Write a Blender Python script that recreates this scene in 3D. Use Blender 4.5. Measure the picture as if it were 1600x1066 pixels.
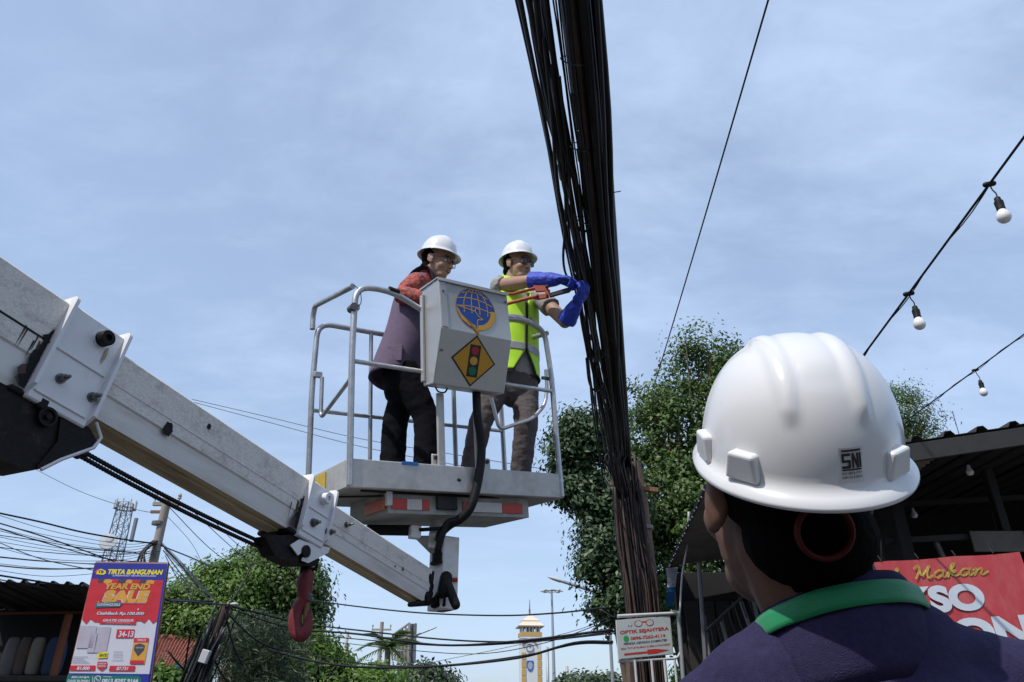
import bpy, bmesh, math, random
import numpy as np
from mathutils import Vector, Matrix, noise as mnoise
random.seed(7); rng = np.random.default_rng(11)
R = math.radians
V = Vector
for o in list(bpy.data.objects): bpy.data.objects.remove(o)
sc = bpy.context.scene
col = sc.collection

# ------------------------------------------------------------------ camera, sky, sun, exposure
FPX, PITCH, CAMH = 1155.0, R(27), 1.4            # focal length in pixels of a 1600 px wide picture
cam_d = bpy.data.cameras.new('camera'); cam = bpy.data.objects.new('camera', cam_d); col.objects.link(cam)
cam_d.sensor_width = 36.0; cam_d.lens = 36.0*FPX/1600.0
cam_d.clip_start = 0.05; cam_d.clip_end = 3000
cam.location = (0, 0, CAMH); cam.rotation_euler = (R(90)+PITCH, 0, 0)
sc.camera = cam
SUN_DIR = V((-0.40, -0.42, 0.81)).normalized()   # towards the sun: high, from the left and a little behind the camera
sun_d = bpy.data.lights.new('sun', 'SUN'); sun = bpy.data.objects.new('sun', sun_d); col.objects.link(sun)
sun_d.energy = 3.1; sun_d.angle = R(0.6); sun_d.color = (1.0, 0.955, 0.88)
sun.rotation_euler = SUN_DIR.to_track_quat('Z', 'Y').to_euler(); sun.location = (-4, -3, 12)
w = bpy.data.worlds.new('World'); sc.world = w; w.use_nodes = True
nt = w.node_tree; nt.nodes.clear()
N = lambda t: nt.nodes.new(t)
L = nt.links.new
out = N('ShaderNodeOutputWorld'); bg = N('ShaderNodeBackground'); bg.inputs[1].default_value = 0.15
sky = N('ShaderNodeTexSky'); sky.sky_type = 'NISHITA'; sky.sun_disc = False
sky.sun_elevation = math.asin(SUN_DIR.z); sky.sun_rotation = math.atan2(SUN_DIR.x, SUN_DIR.y)
sky.air_density = 1.0; sky.dust_density = 1.6; sky.ozone_density = 1.6
tc = N('ShaderNodeTexCoord'); sep = N('ShaderNodeSeparateXYZ'); L(tc.outputs['Generated'], sep.inputs[0])
mx = N('ShaderNodeMath'); mx.operation = 'MAXIMUM'; mx.inputs[1].default_value = 0.0; L(sep.outputs[2], mx.inputs[0])
ad = N('ShaderNodeMath'); ad.operation = 'ADD'; ad.inputs[1].default_value = 0.16; L(mx.outputs[0], ad.inputs[0])
dx = N('ShaderNodeMath'); dx.operation = 'DIVIDE'; L(sep.outputs[0], dx.inputs[0]); L(ad.outputs[0], dx.inputs[1])
dy = N('ShaderNodeMath'); dy.operation = 'DIVIDE'; L(sep.outputs[1], dy.inputs[0]); L(ad.outputs[0], dy.inputs[1])
cb = N('ShaderNodeCombineXYZ'); L(dx.outputs[0], cb.inputs[0]); L(dy.outputs[0], cb.inputs[1])
def cloud(scale, rotz, stretch, lo, hi, detail, seed):
    mp = N('ShaderNodeMapping'); mp.inputs['Rotation'].default_value = (0, 0, R(rotz)); mp.inputs['Scale'].default_value = (scale, scale*stretch, 1)
    mp.inputs['Location'].default_value = (seed, seed*0.37, 0)
    L(cb.outputs[0], mp.inputs[0])
    n = N('ShaderNodeTexNoise'); n.inputs['Scale'].default_value = 1.0; n.inputs['Detail'].default_value = detail
    n.inputs['Roughness'].default_value = 0.6; n.inputs['Distortion'].default_value = 0.35; L(mp.outputs[0], n.inputs['Vector'])
    r = N('ShaderNodeMapRange'); r.interpolation_type = 'SMOOTHSTEP'; r.inputs[1].default_value = lo; r.inputs[2].default_value = hi; L(n.outputs[0], r.inputs[0])
    return r
c1 = cloud(0.9, 30, 1.3, 0.43, 0.62, 9, 2.2)
c2 = cloud(4.4, 34, 1.9, 0.42, 0.70, 9, 9.4)
mul = N('ShaderNodeMath'); mul.operation = 'MULTIPLY'; mul.inputs[1].default_value = 0.30; L(c1.outputs[0], mul.inputs[0])
mul2 = N('ShaderNodeMath'); mul2.operation = 'MULTIPLY_ADD'; mul2.inputs[1].default_value = 0.11; L(c2.outputs[0], mul2.inputs[0]); L(mul.outputs[0], mul2.inputs[2])
add3 = N('ShaderNodeMath'); add3.operation = 'ADD'; add3.use_clamp = True; add3.inputs[1].default_value = 0.46; L(mul2.outputs[0], add3.inputs[0])
mix = N('ShaderNodeMixRGB'); L(add3.outputs[0], mix.inputs[0]); L(sky.outputs[0], mix.inputs[1]); mix.inputs[2].default_value = (3.42, 4.38, 6.0, 1)
L(mix.outputs[0], bg.inputs[0]); L(bg.outputs[0], out.inputs[0])
sc.view_settings.view_transform = 'Standard'; sc.view_settings.look = 'None'
sc.view_settings.exposure = 0.2; sc.view_settings.gamma = 1.0; sc.view_settings.use_curve_mapping = False
sc.render.resolution_x = 1024; sc.render.resolution_y = 682

# ------------------------------------------------------------------ measuring helpers: a pixel of the photograph to a place in the street
CP, SP = math.cos(PITCH), math.sin(PITCH)
CAM = V((0, 0, CAMH))
def ray(px, py):
    x = (px-800)/FPX; y = (533-py)/FPX
    return V((x, CP-y*SP, SP+y*CP))
def P(px, py, Y):                                # the place at distance Y down the street
    d = ray(px, py); return CAM+d*(Y/d.y)
def PZ(px, py, z):                               # the place at height z
    d = ray(px, py); return CAM+d*((z-CAMH)/d.z)
def plane_hit(px, py, o, n):
    d = ray(px, py); return CAM+d*((o-CAM).dot(n)/d.dot(n))

# ------------------------------------------------------------------ materials
MATS = {}
def mat(name, c, rough=0.6, metal=0.0, var=0.12, scale=8.0, bump=0.0, bscale=60.0, c2=None, c2amt=0.5, c2scale=3.0, spec=0.5, stretch=(1,1,1), coat=0.0, sheen=0.0, lo=0.42, hi=0.68, rot=None):
    m = bpy.data.materials.new(name); m.use_nodes = True; t = m.node_tree; b = t.nodes['Principled BSDF']
    b.inputs['Roughness'].default_value = rough; b.inputs['Metallic'].default_value = metal
    b.inputs['Specular IOR Level'].default_value = spec; b.inputs['Coat Weight'].default_value = coat
    b.inputs['Sheen Weight'].default_value = sheen
    n = lambda k: t.nodes.new(k); l = t.links.new
    tcx = n('ShaderNodeTexCoord'); mp = n('ShaderNodeMapping'); mp.inputs['Scale'].default_value = stretch
    if rot is not None: mp.vector_type = 'TEXTURE'; mp.inputs['Rotation'].default_value = rot
    l(tcx.outputs['Object'], mp.inputs[0])
    nz = n('ShaderNodeTexNoise'); nz.inputs['Scale'].default_value = scale; nz.inputs['Detail'].default_value = 6; nz.inputs['Roughness'].default_value = 0.65; l(mp.outputs[0], nz.inputs['Vector'])
    mr = n('ShaderNodeMapRange'); mr.inputs[1].default_value = 0.25; mr.inputs[2].default_value = 0.75; mr.inputs[3].default_value = 1-var; mr.inputs[4].default_value = 1+var; l(nz.outputs[0], mr.inputs[0])
    hs = n('ShaderNodeMixRGB'); hs.blend_type = 'MULTIPLY'; hs.inputs[0].default_value = 1; hs.inputs[1].default_value = (*c, 1); l(mr.outputs[0], hs.inputs[2])
    last = hs.outputs[0]
    if c2:
        n2 = n('ShaderNodeTexNoise'); n2.inputs['Scale'].default_value = c2scale; n2.inputs['Detail'].default_value = 8; n2.inputs['Roughness'].default_value = 0.7; l(mp.outputs[0], n2.inputs['Vector'])
        r2 = n('ShaderNodeMapRange'); r2.interpolation_type = 'SMOOTHSTEP'; r2.inputs[1].default_value = lo; r2.inputs[2].default_value = hi; r2.inputs[4].default_value = c2amt; l(n2.outputs[0], r2.inputs[0])
        m2 = n('ShaderNodeMixRGB'); l(r2.outputs[0], m2.inputs[0]); l(last, m2.inputs[1]); m2.inputs[2].default_value = (*c2, 1); last = m2.outputs[0]
    l(last, b.inputs['Base Color'])
    if bump:
        nb = n('ShaderNodeTexNoise'); nb.inputs['Scale'].default_value = bscale; nb.inputs['Detail'].default_value = 4; l(mp.outputs[0], nb.inputs['Vector'])
        bp = n('ShaderNodeBump'); bp.inputs['Strength'].default_value = bump; bp.inputs['Distance'].default_value = 0.01; l(nb.outputs[0], bp.inputs['Height']); l(bp.outputs[0], b.inputs['Normal'])
    MATS[name] = m; return m
def leafmat(name, ca, cb_, transl=0.35, rough=0.5):
    m = bpy.data.materials.new(name); m.use_nodes = True; t = m.node_tree; t.nodes.clear()
    n = lambda k: t.nodes.new(k); l = t.links.new
    o = n('ShaderNodeOutputMaterial'); g = n('ShaderNodeNewGeometry')
    mixc = n('ShaderNodeMixRGB'); l(g.outputs['Random Per Island'], mixc.inputs[0]); mixc.inputs[1].default_value = (*ca, 1); mixc.inputs[2].default_value = (*cb_, 1)
    p = n('ShaderNodeBsdfPrincipled'); p.inputs['Roughness'].default_value = rough; l(mixc.outputs[0], p.inputs['Base Color'])
    tr = n('ShaderNodeBsdfTranslucent'); l(mixc.outputs[0], tr.inputs['Color'])
    ms = n('ShaderNodeMixShader'); ms.inputs[0].default_value = transl; l(p.outputs[0], ms.inputs[1]); l(tr.outputs[0], ms.inputs[2]); l(ms.outputs[0], o.inputs[0])
    MATS[name] = m; return m
mat('asphalt', (0.05, 0.05, 0.052), 0.9, var=0.3, scale=30, bump=0.4)
mat('soil', (0.075, 0.068, 0.055), 0.95, var=0.3, scale=4, bump=0.4, c2=(0.07, 0.10, 0.03), c2scale=0.5)
mat('concrete', (0.17, 0.165, 0.155), 0.85, var=0.2, scale=9, bump=0.3, c2=(0.15, 0.14, 0.12), c2scale=2)
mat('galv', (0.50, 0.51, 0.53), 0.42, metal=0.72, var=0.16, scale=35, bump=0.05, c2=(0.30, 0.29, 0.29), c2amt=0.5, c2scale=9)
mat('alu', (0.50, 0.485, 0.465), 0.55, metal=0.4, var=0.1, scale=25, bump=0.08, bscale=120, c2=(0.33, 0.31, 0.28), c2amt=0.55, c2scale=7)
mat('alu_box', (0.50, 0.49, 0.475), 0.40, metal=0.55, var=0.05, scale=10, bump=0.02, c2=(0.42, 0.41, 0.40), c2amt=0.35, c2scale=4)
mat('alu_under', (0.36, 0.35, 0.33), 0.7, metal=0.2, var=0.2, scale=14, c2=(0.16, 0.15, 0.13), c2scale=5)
_bd = V((-math.cos(.166)*math.sin(.442), -math.cos(.166)*math.cos(.442), math.sin(.166)))
BOOM_ROT = _bd.to_track_quat('X', 'Z').to_euler()
mat('boom_side', (0.69, 0.65, 0.60), 0.7, var=0.24, scale=150, bump=0.12, bscale=170, c2=(0.22, 0.175, 0.14), c2amt=0.6, c2scale=19, lo=0.48, hi=0.76, stretch=(1.5, 1, 1), rot=BOOM_ROT)
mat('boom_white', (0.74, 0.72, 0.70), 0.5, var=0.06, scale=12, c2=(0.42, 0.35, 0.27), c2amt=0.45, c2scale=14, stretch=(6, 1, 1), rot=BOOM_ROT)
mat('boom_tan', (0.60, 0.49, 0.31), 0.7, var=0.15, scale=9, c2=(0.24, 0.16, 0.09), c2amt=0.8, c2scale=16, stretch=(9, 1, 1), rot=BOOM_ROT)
mat('collar_white', (0.74, 0.73, 0.74), 0.45, var=0.05, scale=8, c2=(0.45, 0.38, 0.30), c2amt=0.35, c2scale=11, lo=0.52, hi=0.75)
mat('grease', (0.009, 0.008, 0.008), 0.6, spec=0.2, var=0.4, scale=25, bump=0.5, bscale=45, c2=(0.10, 0.075, 0.055), c2amt=0.6, c2scale=14, lo=0.55, hi=0.75)
mat('bolt', (0.16, 0.155, 0.15), 0.45, metal=0.7, var=0.3, scale=60)
mat('rust', (0.20, 0.10, 0.055), 0.85, var=0.35, scale=40)
mat('black_rubber', (0.010, 0.010, 0.011), 0.6, spec=0.25, var=0.3, scale=40, bump=0.1)
mat('black_cable', (0.009, 0.009, 0.011), 0.5, spec=0.3, var=0.4, scale=12)
mat('grey_cable', (0.035, 0.035, 0.04), 0.45, var=0.4, scale=12)
mat('brown_cable', (0.050, 0.028, 0.022), 0.65, var=0.5, scale=8)
mat('wood_pole', (0.135, 0.088, 0.058), 0.85, var=0.35, scale=7, bump=0.4, bscale=30, stretch=(4, 4, 0.5), c2=(0.07, 0.045, 0.03), c2amt=0.7, c2scale=3)
mat('grey_pole', (0.30, 0.27, 0.24), 0.8, var=0.25, scale=8, c2=(0.22, 0.12, 0.08), c2scale=2)
mat('hook_red', (0.20, 0.030, 0.036), 0.6, spec=0.3, var=0.25, scale=30, bump=0.15, c2=(0.10, 0.05, 0.045), c2amt=0.6, c2scale=18)
mat('hat_white', (0.72, 0.722, 0.735), 0.22, var=0.02, scale=6, coat=0.25, c2=(0.50, 0.49, 0.47), c2amt=0.30, c2scale=55, lo=0.62, hi=0.78)
mat('skin', (0.36, 0.205, 0.14), 0.55, var=0.1, scale=25, bump=0.05, bscale=250)
mat('skin_dark', (0.155, 0.078, 0.052), 0.6, spec=0.3, var=0.12, scale=25, bump=0.05, bscale=250)
mat('lips', (0.20, 0.075, 0.065), 0.5)
mat('hair', (0.0035, 0.003, 0.003), 0.75, spec=0.04, var=0.5, scale=200, bump=0.3, bscale=420, stretch=(1, 1, 0.2))
mat('eye_white', (0.7, 0.68, 0.65), 0.3)
mat('navy', (0.033, 0.029, 0.074), 0.9, spec=0.12, var=0.22, scale=140, bump=0.35, bscale=700)
mat('navy_dark', (0.016, 0.016, 0.03), 0.85, var=0.18, scale=60, bump=0.2, bscale=700)
mat('lanyard', (0.008, 0.215, 0.08), 0.5, spec=0.3, var=0.12, scale=30, bump=0.15, bscale=500, sheen=0.2)
mat('ring_red', (0.075, 0.009, 0.008), 0.65, spec=0.2, var=0.3, scale=60)
mat('vest_purple', (0.125, 0.088, 0.145), 0.85, var=0.15, scale=40, bump=0.2, bscale=300)
mat('fence_grey', (0.09, 0.09, 0.095), 0.6, var=0.2)
mat('vest_lining', (0.012, 0.012, 0.018), 0.9)
mat('trouser_black', (0.007, 0.007, 0.010), 0.9, spec=0.08, var=0.2, scale=30)
mat('trouser_grey', (0.095, 0.078, 0.080), 0.85, var=0.15, scale=40, bump=0.15, bscale=300)
mat('batik', (0.42, 0.070, 0.045), 0.75, var=0.3, scale=60, c2=(0.10, 0.03, 0.03), c2amt=0.8, c2scale=42, lo=0.48, hi=0.53)
mat('shirt_grey', (0.30, 0.285, 0.27), 0.85, var=0.12, scale=50)
mat('hi_vis', (0.50, 0.86, 0.02), 0.6, var=0.07, scale=20, sheen=0.2)
mat('hi_vis_trim', (0.02, 0.025, 0.012), 0.7)
mat('reflect_grey', (0.36, 0.37, 0.38), 0.35, metal=0.2, var=0.08, scale=60)
mat('glove_blue', (0.020, 0.052, 0.46), 0.6, var=0.15, scale=30, bump=0.25, bscale=160)
mat('cutter_red', (0.42, 0.075, 0.035), 0.45, var=0.2, scale=40)
mat('cutter_steel', (0.04, 0.045, 0.05), 0.5, metal=0.3)
mat('lens_dark', (0.012, 0.01, 0.012), 0.08)
mat('shoe', (0.012, 0.011, 0.010), 0.4)
mat('refl_red', (0.48, 0.035, 0.025), 0.45, var=0.15, scale=30)
mat('refl_orange', (0.55, 0.11, 0.03), 0.5, var=0.15, scale=30)
mat('refl_white', (0.55, 0.53, 0.50), 0.5, var=0.12, scale=30)
mat('yellow_paint', (0.55, 0.37, 0.03), 0.6, var=0.15, scale=40)
mat('blue_paint', (0.02, 0.12, 0.40), 0.5, var=0.15, scale=40)
for nm, c in dict(p_blue=(0.012, 0.065, 0.30), p_gold=(0.60, 0.33, 0.045), p_orange=(0.56, 0.27, 0.012), p_black=(0.010, 0.010, 0.012), p_red=(0.35, 0.012, 0.018), p_green=(0.0, 0.15, 0.055),
    p_amber=(0.62, 0.32, 0.03), b_blue=(0.022, 0.030, 0.30), b_red=(0.58, 0.024, 0.042), b_white=(0.62, 0.62, 0.72), b_yellow=(0.85, 0.72, 0.02), b_green=(0.0, 0.17, 0.14), b_teal=(0.03, 0.14, 0.18),
    b_lav=(0.47, 0.43, 0.53), b_gold=(0.66, 0.34, 0.05), b_dark=(0.06, 0.06, 0.09), b_grey=(0.35, 0.35, 0.42), s_red=(0.50, 0.035, 0.03), s_white=(0.55, 0.54, 0.52), s_green=(0.02, 0.35, 0.10), s_pale=(0.50, 0.56, 0.56),
    k_red=(0.44, 0.048, 0.058), k_white=(0.52, 0.58, 0.66), k_yellow=(0.62, 0.50, 0.10), t_black=(0.012, 0.012, 0.014), t_clear=(0.66, 0.66, 0.665)).items():
    mat(nm, c, 0.55, var=0.13, scale=5, bump=0.25 if nm[0] == 'b' else 0.0, bscale=7)
mat('banner_red', (0.42, 0.045, 0.055), 0.5, var=0.12, scale=3, c2=(0.47, 0.13, 0.13), c2amt=0.6, c2scale=5, bump=0.1, bscale=4, stretch=(1.5, 1.5, 0.6))
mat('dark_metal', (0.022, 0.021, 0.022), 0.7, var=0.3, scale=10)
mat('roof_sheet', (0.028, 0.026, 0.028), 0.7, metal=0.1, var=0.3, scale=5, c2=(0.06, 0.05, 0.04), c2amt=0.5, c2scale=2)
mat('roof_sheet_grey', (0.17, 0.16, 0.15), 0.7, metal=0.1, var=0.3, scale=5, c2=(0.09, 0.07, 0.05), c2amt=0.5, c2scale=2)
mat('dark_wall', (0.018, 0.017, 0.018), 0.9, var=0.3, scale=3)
mat('plaster', (0.48, 0.46, 0.42), 0.85, var=0.15, scale=3, c2=(0.25, 0.23, 0.2), c2scale=1.5)
mat('roof_tile', (0.33, 0.12, 0.085), 0.85, var=0.3, scale=9, c2=(0.17, 0.075, 0.06), c2scale=5)
mat('tower_white', (0.62, 0.63, 0.64), 0.7, var=0.06)
mat('tower_ochre', (0.50, 0.32, 0.10), 0.7, var=0.08)
mat('tower_roof', (0.66, 0.57, 0.45), 0.7, var=0.08)
mat('mast_grey', (0.17, 0.18, 0.20), 0.6, metal=0.2, var=0.1)
mat('lamp_grey', (0.33, 0.35, 0.37), 0.5, metal=0.4, var=0.1)
mat('pale_grey', (0.50, 0.51, 0.52), 0.6, var=0.1)
mat('bulb_glass', (0.80, 0.80, 0.80), 0.25)
mat('bark', (0.12, 0.085, 0.06), 0.9, var=0.35, scale=9, bump=0.6, bscale=20, stretch=(3, 3, 0.6))
mat('banner_cloth', (0.62, 0.62, 0.70), 0.6, var=0.05)
mat('goods_grey', (0.16, 0.15, 0.14), 0.8, var=0.25, scale=4)
mat('goods_blue', (0.035, 0.06, 0.12), 0.8, var=0.25, scale=4)
mat('goods_brown', (0.11, 0.075, 0.055), 0.8, var=0.25, scale=4)
mat('goods_tan', (0.24, 0.20, 0.15), 0.8, var=0.25, scale=4)
mat('orange_brown', (0.22, 0.07, 0.03), 0.8, var=0.2, scale=4)
leafmat('leaf_dark', (0.018, 0.045, 0.016), (0.075, 0.135, 0.045), 0.25)
leafmat('leaf_mid', (0.035, 0.085, 0.016), (0.12, 0.19, 0.04), 0.3)
leafmat('leaf_bright', (0.05, 0.125, 0.018), (0.19, 0.30, 0.05), 0.35)
leafmat('leaf_grey', (0.035, 0.06, 0.028), (0.10, 0.14, 0.07), 0.25)
leafmat('needle', (0.02, 0.04, 0.018), (0.075, 0.105, 0.05), 0.2)

# ------------------------------------------------------------------ mesh helpers
WLOC = {}
def setp(o, parent):
    if parent is not None:
        o.parent = parent; o.matrix_parent_inverse = Matrix.Translation(-WLOC.get(parent.name, V((0, 0, 0))))
def tag(o, label=None, cat=None, group=None, kind=None):
    if label: o['label'] = label
    if cat: o['category'] = cat
    if group: o['group'] = group
    if kind: o['kind'] = kind
    return o
def thing(name, loc, label, cat, group=None):
    e = bpy.data.objects.new(name, None); col.objects.link(e); e.empty_display_size = 0.1
    e.location = loc; WLOC[e.name] = V(loc); return tag(e, label, cat, group)
def mesh_from(name, v, f, mats, mi=None, smooth=None):
    me = bpy.data.meshes.new(name); me.from_pydata([tuple(x) for x in v], [], f)
    for m in mats: me.materials.append(MATS[m])
    if mi is not None and len(mats) > 1: me.polygons.foreach_set('material_index', mi)
    if smooth is not None:
        me.polygons.foreach_set('use_smooth', [True]*len(me.polygons)); me.update()
        if smooth < 180: me.set_sharp_from_angle(angle=R(smooth))
    me.update(); return me
def put(name, me, parent=None, M=None):
    o = bpy.data.objects.new(name, me); col.objects.link(o)
    if M is not None: o.matrix_basis = M
    setp(o, parent); return o
def frames(pts):
    pts = [V(p) for p in pts]; n = len(pts); T = []
    for i in range(n):
        a = pts[max(0, i-1)]; b = pts[min(n-1, i+1)]; t = (b-a)
        T.append(t.normalized() if t.length > 1e-9 else V((0, 0, 1)))
    u = T[0].orthogonal().normalized(); U = [u]
    for i in range(1, n):
        u = U[-1]-T[i]*U[-1].dot(T[i]); u = u.normalized() if u.length > 1e-6 else T[i].orthogonal().normalized(); U.append(u)
    return pts, T, U
class MB:
    def __init__(s): s.v = []; s.f = []; s.mi = []
    def add(s, v, f, mi=0, M=None):
        o = len(s.v); s.v += [(M @ V(p)) if M is not None else V(p) for p in v]
        s.f += [tuple(i+o for i in q) for q in f]; s.mi += [mi]*len(f); return s
    def box(s, c, size, rot=None, mi=0, bev=0.0, M=None, seg=1):
        bm = bmesh.new(); bmesh.ops.create_cube(bm, size=1.0)
        for q in bm.verts: q.co = V((q.co.x*size[0], q.co.y*size[1], q.co.z*size[2]))
        if bev: bmesh.ops.bevel(bm, geom=list(bm.edges), offset=bev, segments=seg, affect='EDGES', profile=0.5)
        bm.verts.ensure_lookup_table(); T = Matrix.Translation(V(c))
        if rot is not None: T = T @ rot.to_4x4()
        if M is not None: T = M @ T
        s.add([q.co.copy() for q in bm.verts], [[q.index for q in p.verts] for p in bm.faces], mi, T); bm.free(); return s
    def tube(s, pts, r, n=8, mi=0, cap=True, hint=None, round_cap=False):
        pts = [V(p) for p in pts]
        r = list(r) if isinstance(r, (list, tuple)) else [r]*len(pts)
        if round_cap:
            def ex(p, q, rr):
                d = (p-q).normalized(); k = max(rr) if isinstance(rr, tuple) else rr
                sc_ = lambda f_: (rr[0]*f_, rr[1]*f_) if isinstance(rr, tuple) else rr*f_
                return [(p+d*k*0.55, sc_(0.83)), (p+d*k*0.88, sc_(0.47)), (p+d*k*0.99, sc_(0.12))]
            a = ex(pts[0], pts[1], r[0]); b = ex(pts[-1], pts[-2], r[-1])
            pts = [x[0] for x in a[::-1]]+pts+[x[0] for x in b]; r = [x[1] for x in a[::-1]]+r+[x[1] for x in b]
        pts, T, U = frames(pts); v = []; k = len(pts)
        for i in range(k):
            if hint is not None:
                h = V(hint); u = h-T[i]*h.dot(T[i]); u.normalize()
            else: u = U[i]
            w_ = T[i].cross(u); ra, rb = r[i] if isinstance(r[i], tuple) else (r[i], r[i])
            for j in range(n):
                a = 2*math.pi*j/n; v.append(pts[i]+u*(ra*math.cos(a))+w_*(rb*math.sin(a)))
        f = [(i*n+j, i*n+(j+1) % n, (i+1)*n+(j+1) % n, (i+1)*n+j) for i in range(k-1) for j in range(n)]
        if cap: f += [tuple(range(n))[::-1], tuple(range((k-1)*n, k*n))]
        return s.add(v, f, mi)
    def lathe(s, prof, n=16, mi=0, M=None, cap=True):
        v = [(r*math.cos(2*math.pi*j/n), r*math.sin(2*math.pi*j/n), z) for r, z in prof for j in range(n)]
        k = len(prof); f = [(i*n+j, i*n+(j+1) % n, (i+1)*n+(j+1) % n, (i+1)*n+j) for i in range(k-1) for j in range(n)]
        if cap: f += [tuple(range(n))[::-1], tuple(range((k-1)*n, k*n))]
        return s.add(v, f, mi, M)
    def ell(s, c, r, rot=None, n=16, m=10, mi=0, M=None):
        prof = [(math.sin(math.pi*(i+0.02)/(m+0.04)), -math.cos(math.pi*(i+0.02)/(m+0.04))) for i in range(m+1)]
        T = Matrix.Translation(V(c))
        if rot is not None: T = T @ rot.to_4x4()
        T = T @ Matrix.Diagonal((*r, 1))
        if M is not None: T = M @ T
        return s.lathe(prof, n, mi, T)
    def prism(s, poly, ext, mi=0, M=None):       # poly: 3-D points of one face, ext: extrusion vector
        k = len(poly); a = [V(p) for p in poly]; b = [p+V(ext) for p in a]
        f = [tuple(range(k))[::-1], tuple(range(k, 2*k))]+[(i, (i+1) % k, k+(i+1) % k, k+i) for i in range(k)]
        return s.add(a+b, f, mi, M)
    def loft(s, rings, mi=0, cap=True, closed=True):
        n = len(rings[0]); v = [p for r in rings for p in r]; m = n if closed else n-1
        f = [(i*n+j, i*n+(j+1) % n, (i+1)*n+(j+1) % n, (i+1)*n+j) for i in range(len(rings)-1) for j in range(m)]
        if cap and closed: f += [tuple(range(n))[::-1], tuple(range((len(rings)-1)*n, len(rings)*n))]
        return s.add(v, f, mi)
    def build(s, name, mats, parent=None, smooth=None, fix=True):
        if isinstance(mats, str): mats = [mats]
        me = mesh_from(name, s.v, s.f, mats, s.mi, None)
        if fix:
            bm = bmesh.new(); bm.from_mesh(me); bmesh.ops.recalc_face_normals(bm, faces=bm.faces); bm.to_mesh(me); bm.free()
        if smooth is not None:
            me.polygons.foreach_set('use_smooth', [True]*len(me.polygons)); me.update()
            if smooth < 180: me.set_sharp_from_angle(angle=R(smooth))
        return put(name, me, parent)
def catmull(pts, k=6):
    pts = [V(p) for p in pts]; q = [pts[0]*2-pts[1]]+pts+[pts[-1]*2-pts[-2]]; o = []
    for i in range(1, len(q)-2):
        for j in range(k):
            t = j/k; a, b, c, d = q[i-1], q[i], q[i+1], q[i+2]
            o.append(0.5*((2*b)+(c-a)*t+(2*a-5*b+4*c-d)*t*t+(3*b-a-3*c+d)*t**3))
    return o+[pts[-1]]
def fillet(pts, r=0.08, k=6):                    # polyline with rounded corners
    pts = [V(p) for p in pts]; o = [pts[0]]
    for i in range(1, len(pts)-1):
        a, b, c = pts[i-1], pts[i], pts[i+1]; d1 = (a-b); d2 = (c-b)
        rr = min(r, d1.length*0.48, d2.length*0.48); p = b+d1.normalized()*rr; q = b+d2.normalized()*rr
        for j in range(k+1):
            t = j/k; o.append(p*(1-t)**2+b*2*t*(1-t)+q*t*t)
    return o+[pts[-1]]
def sag(a, b, s, k=14):
    a, b = V(a), V(b); return [a.lerp(b, i/k)-V((0, 0, s*4*(i/k)*(1-i/k))) for i in range(k+1)]
def wire(name, pts, r, m='black_cable', parent=None, n=5): return MB().tube(pts, r, n).build(name, m, parent, 180)
def displace(me, disp):
    n = len(me.vertices); co = np.empty(n*3); no = np.empty(n*3); me.vertices.foreach_get('co', co); me.vertex_normals.foreach_get('vector', no)
    co = co.reshape(-1, 3); no = no.reshape(-1, 3); h = np.array([disp(V(c)) for c in co]); co += no*h[:, None]
    me.vertices.foreach_set('co', co.ravel()); me.update()
def blob(name, mb, voxel, mats, parent=None, smooth=4, disp=None):
    """one continuous skin grown round overlapping shapes"""
    me = mesh_from(name+'_src', mb.v, mb.f, [], None)
    bm = bmesh.new(); bm.from_mesh(me); bmesh.ops.recalc_face_normals(bm, faces=bm.faces); bm.to_mesh(me); bm.free()
    o = bpy.data.objects.new(name+'_src', me); col.objects.link(o)
    r = o.modifiers.new('r', 'REMESH'); r.mode = 'VOXEL'; r.voxel_size = voxel
    if smooth: sm = o.modifiers.new('s', 'SMOOTH'); sm.factor = 0.5; sm.iterations = smooth
    dg = bpy.context.evaluated_depsgraph_get(); m2 = bpy.data.meshes.new_from_object(o.evaluated_get(dg))
    bpy.data.objects.remove(o); bpy.data.meshes.remove(me)
    if isinstance(mats, str): mats = [mats]
    m2.materials.clear(); m2.name = name
    for m in mats: m2.materials.append(MATS[m])
    if disp: displace(m2, disp)
    m2.polygons.foreach_set('use_smooth', [True]*len(m2.polygons)); m2.update()
    return put(name, m2, parent)

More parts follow.
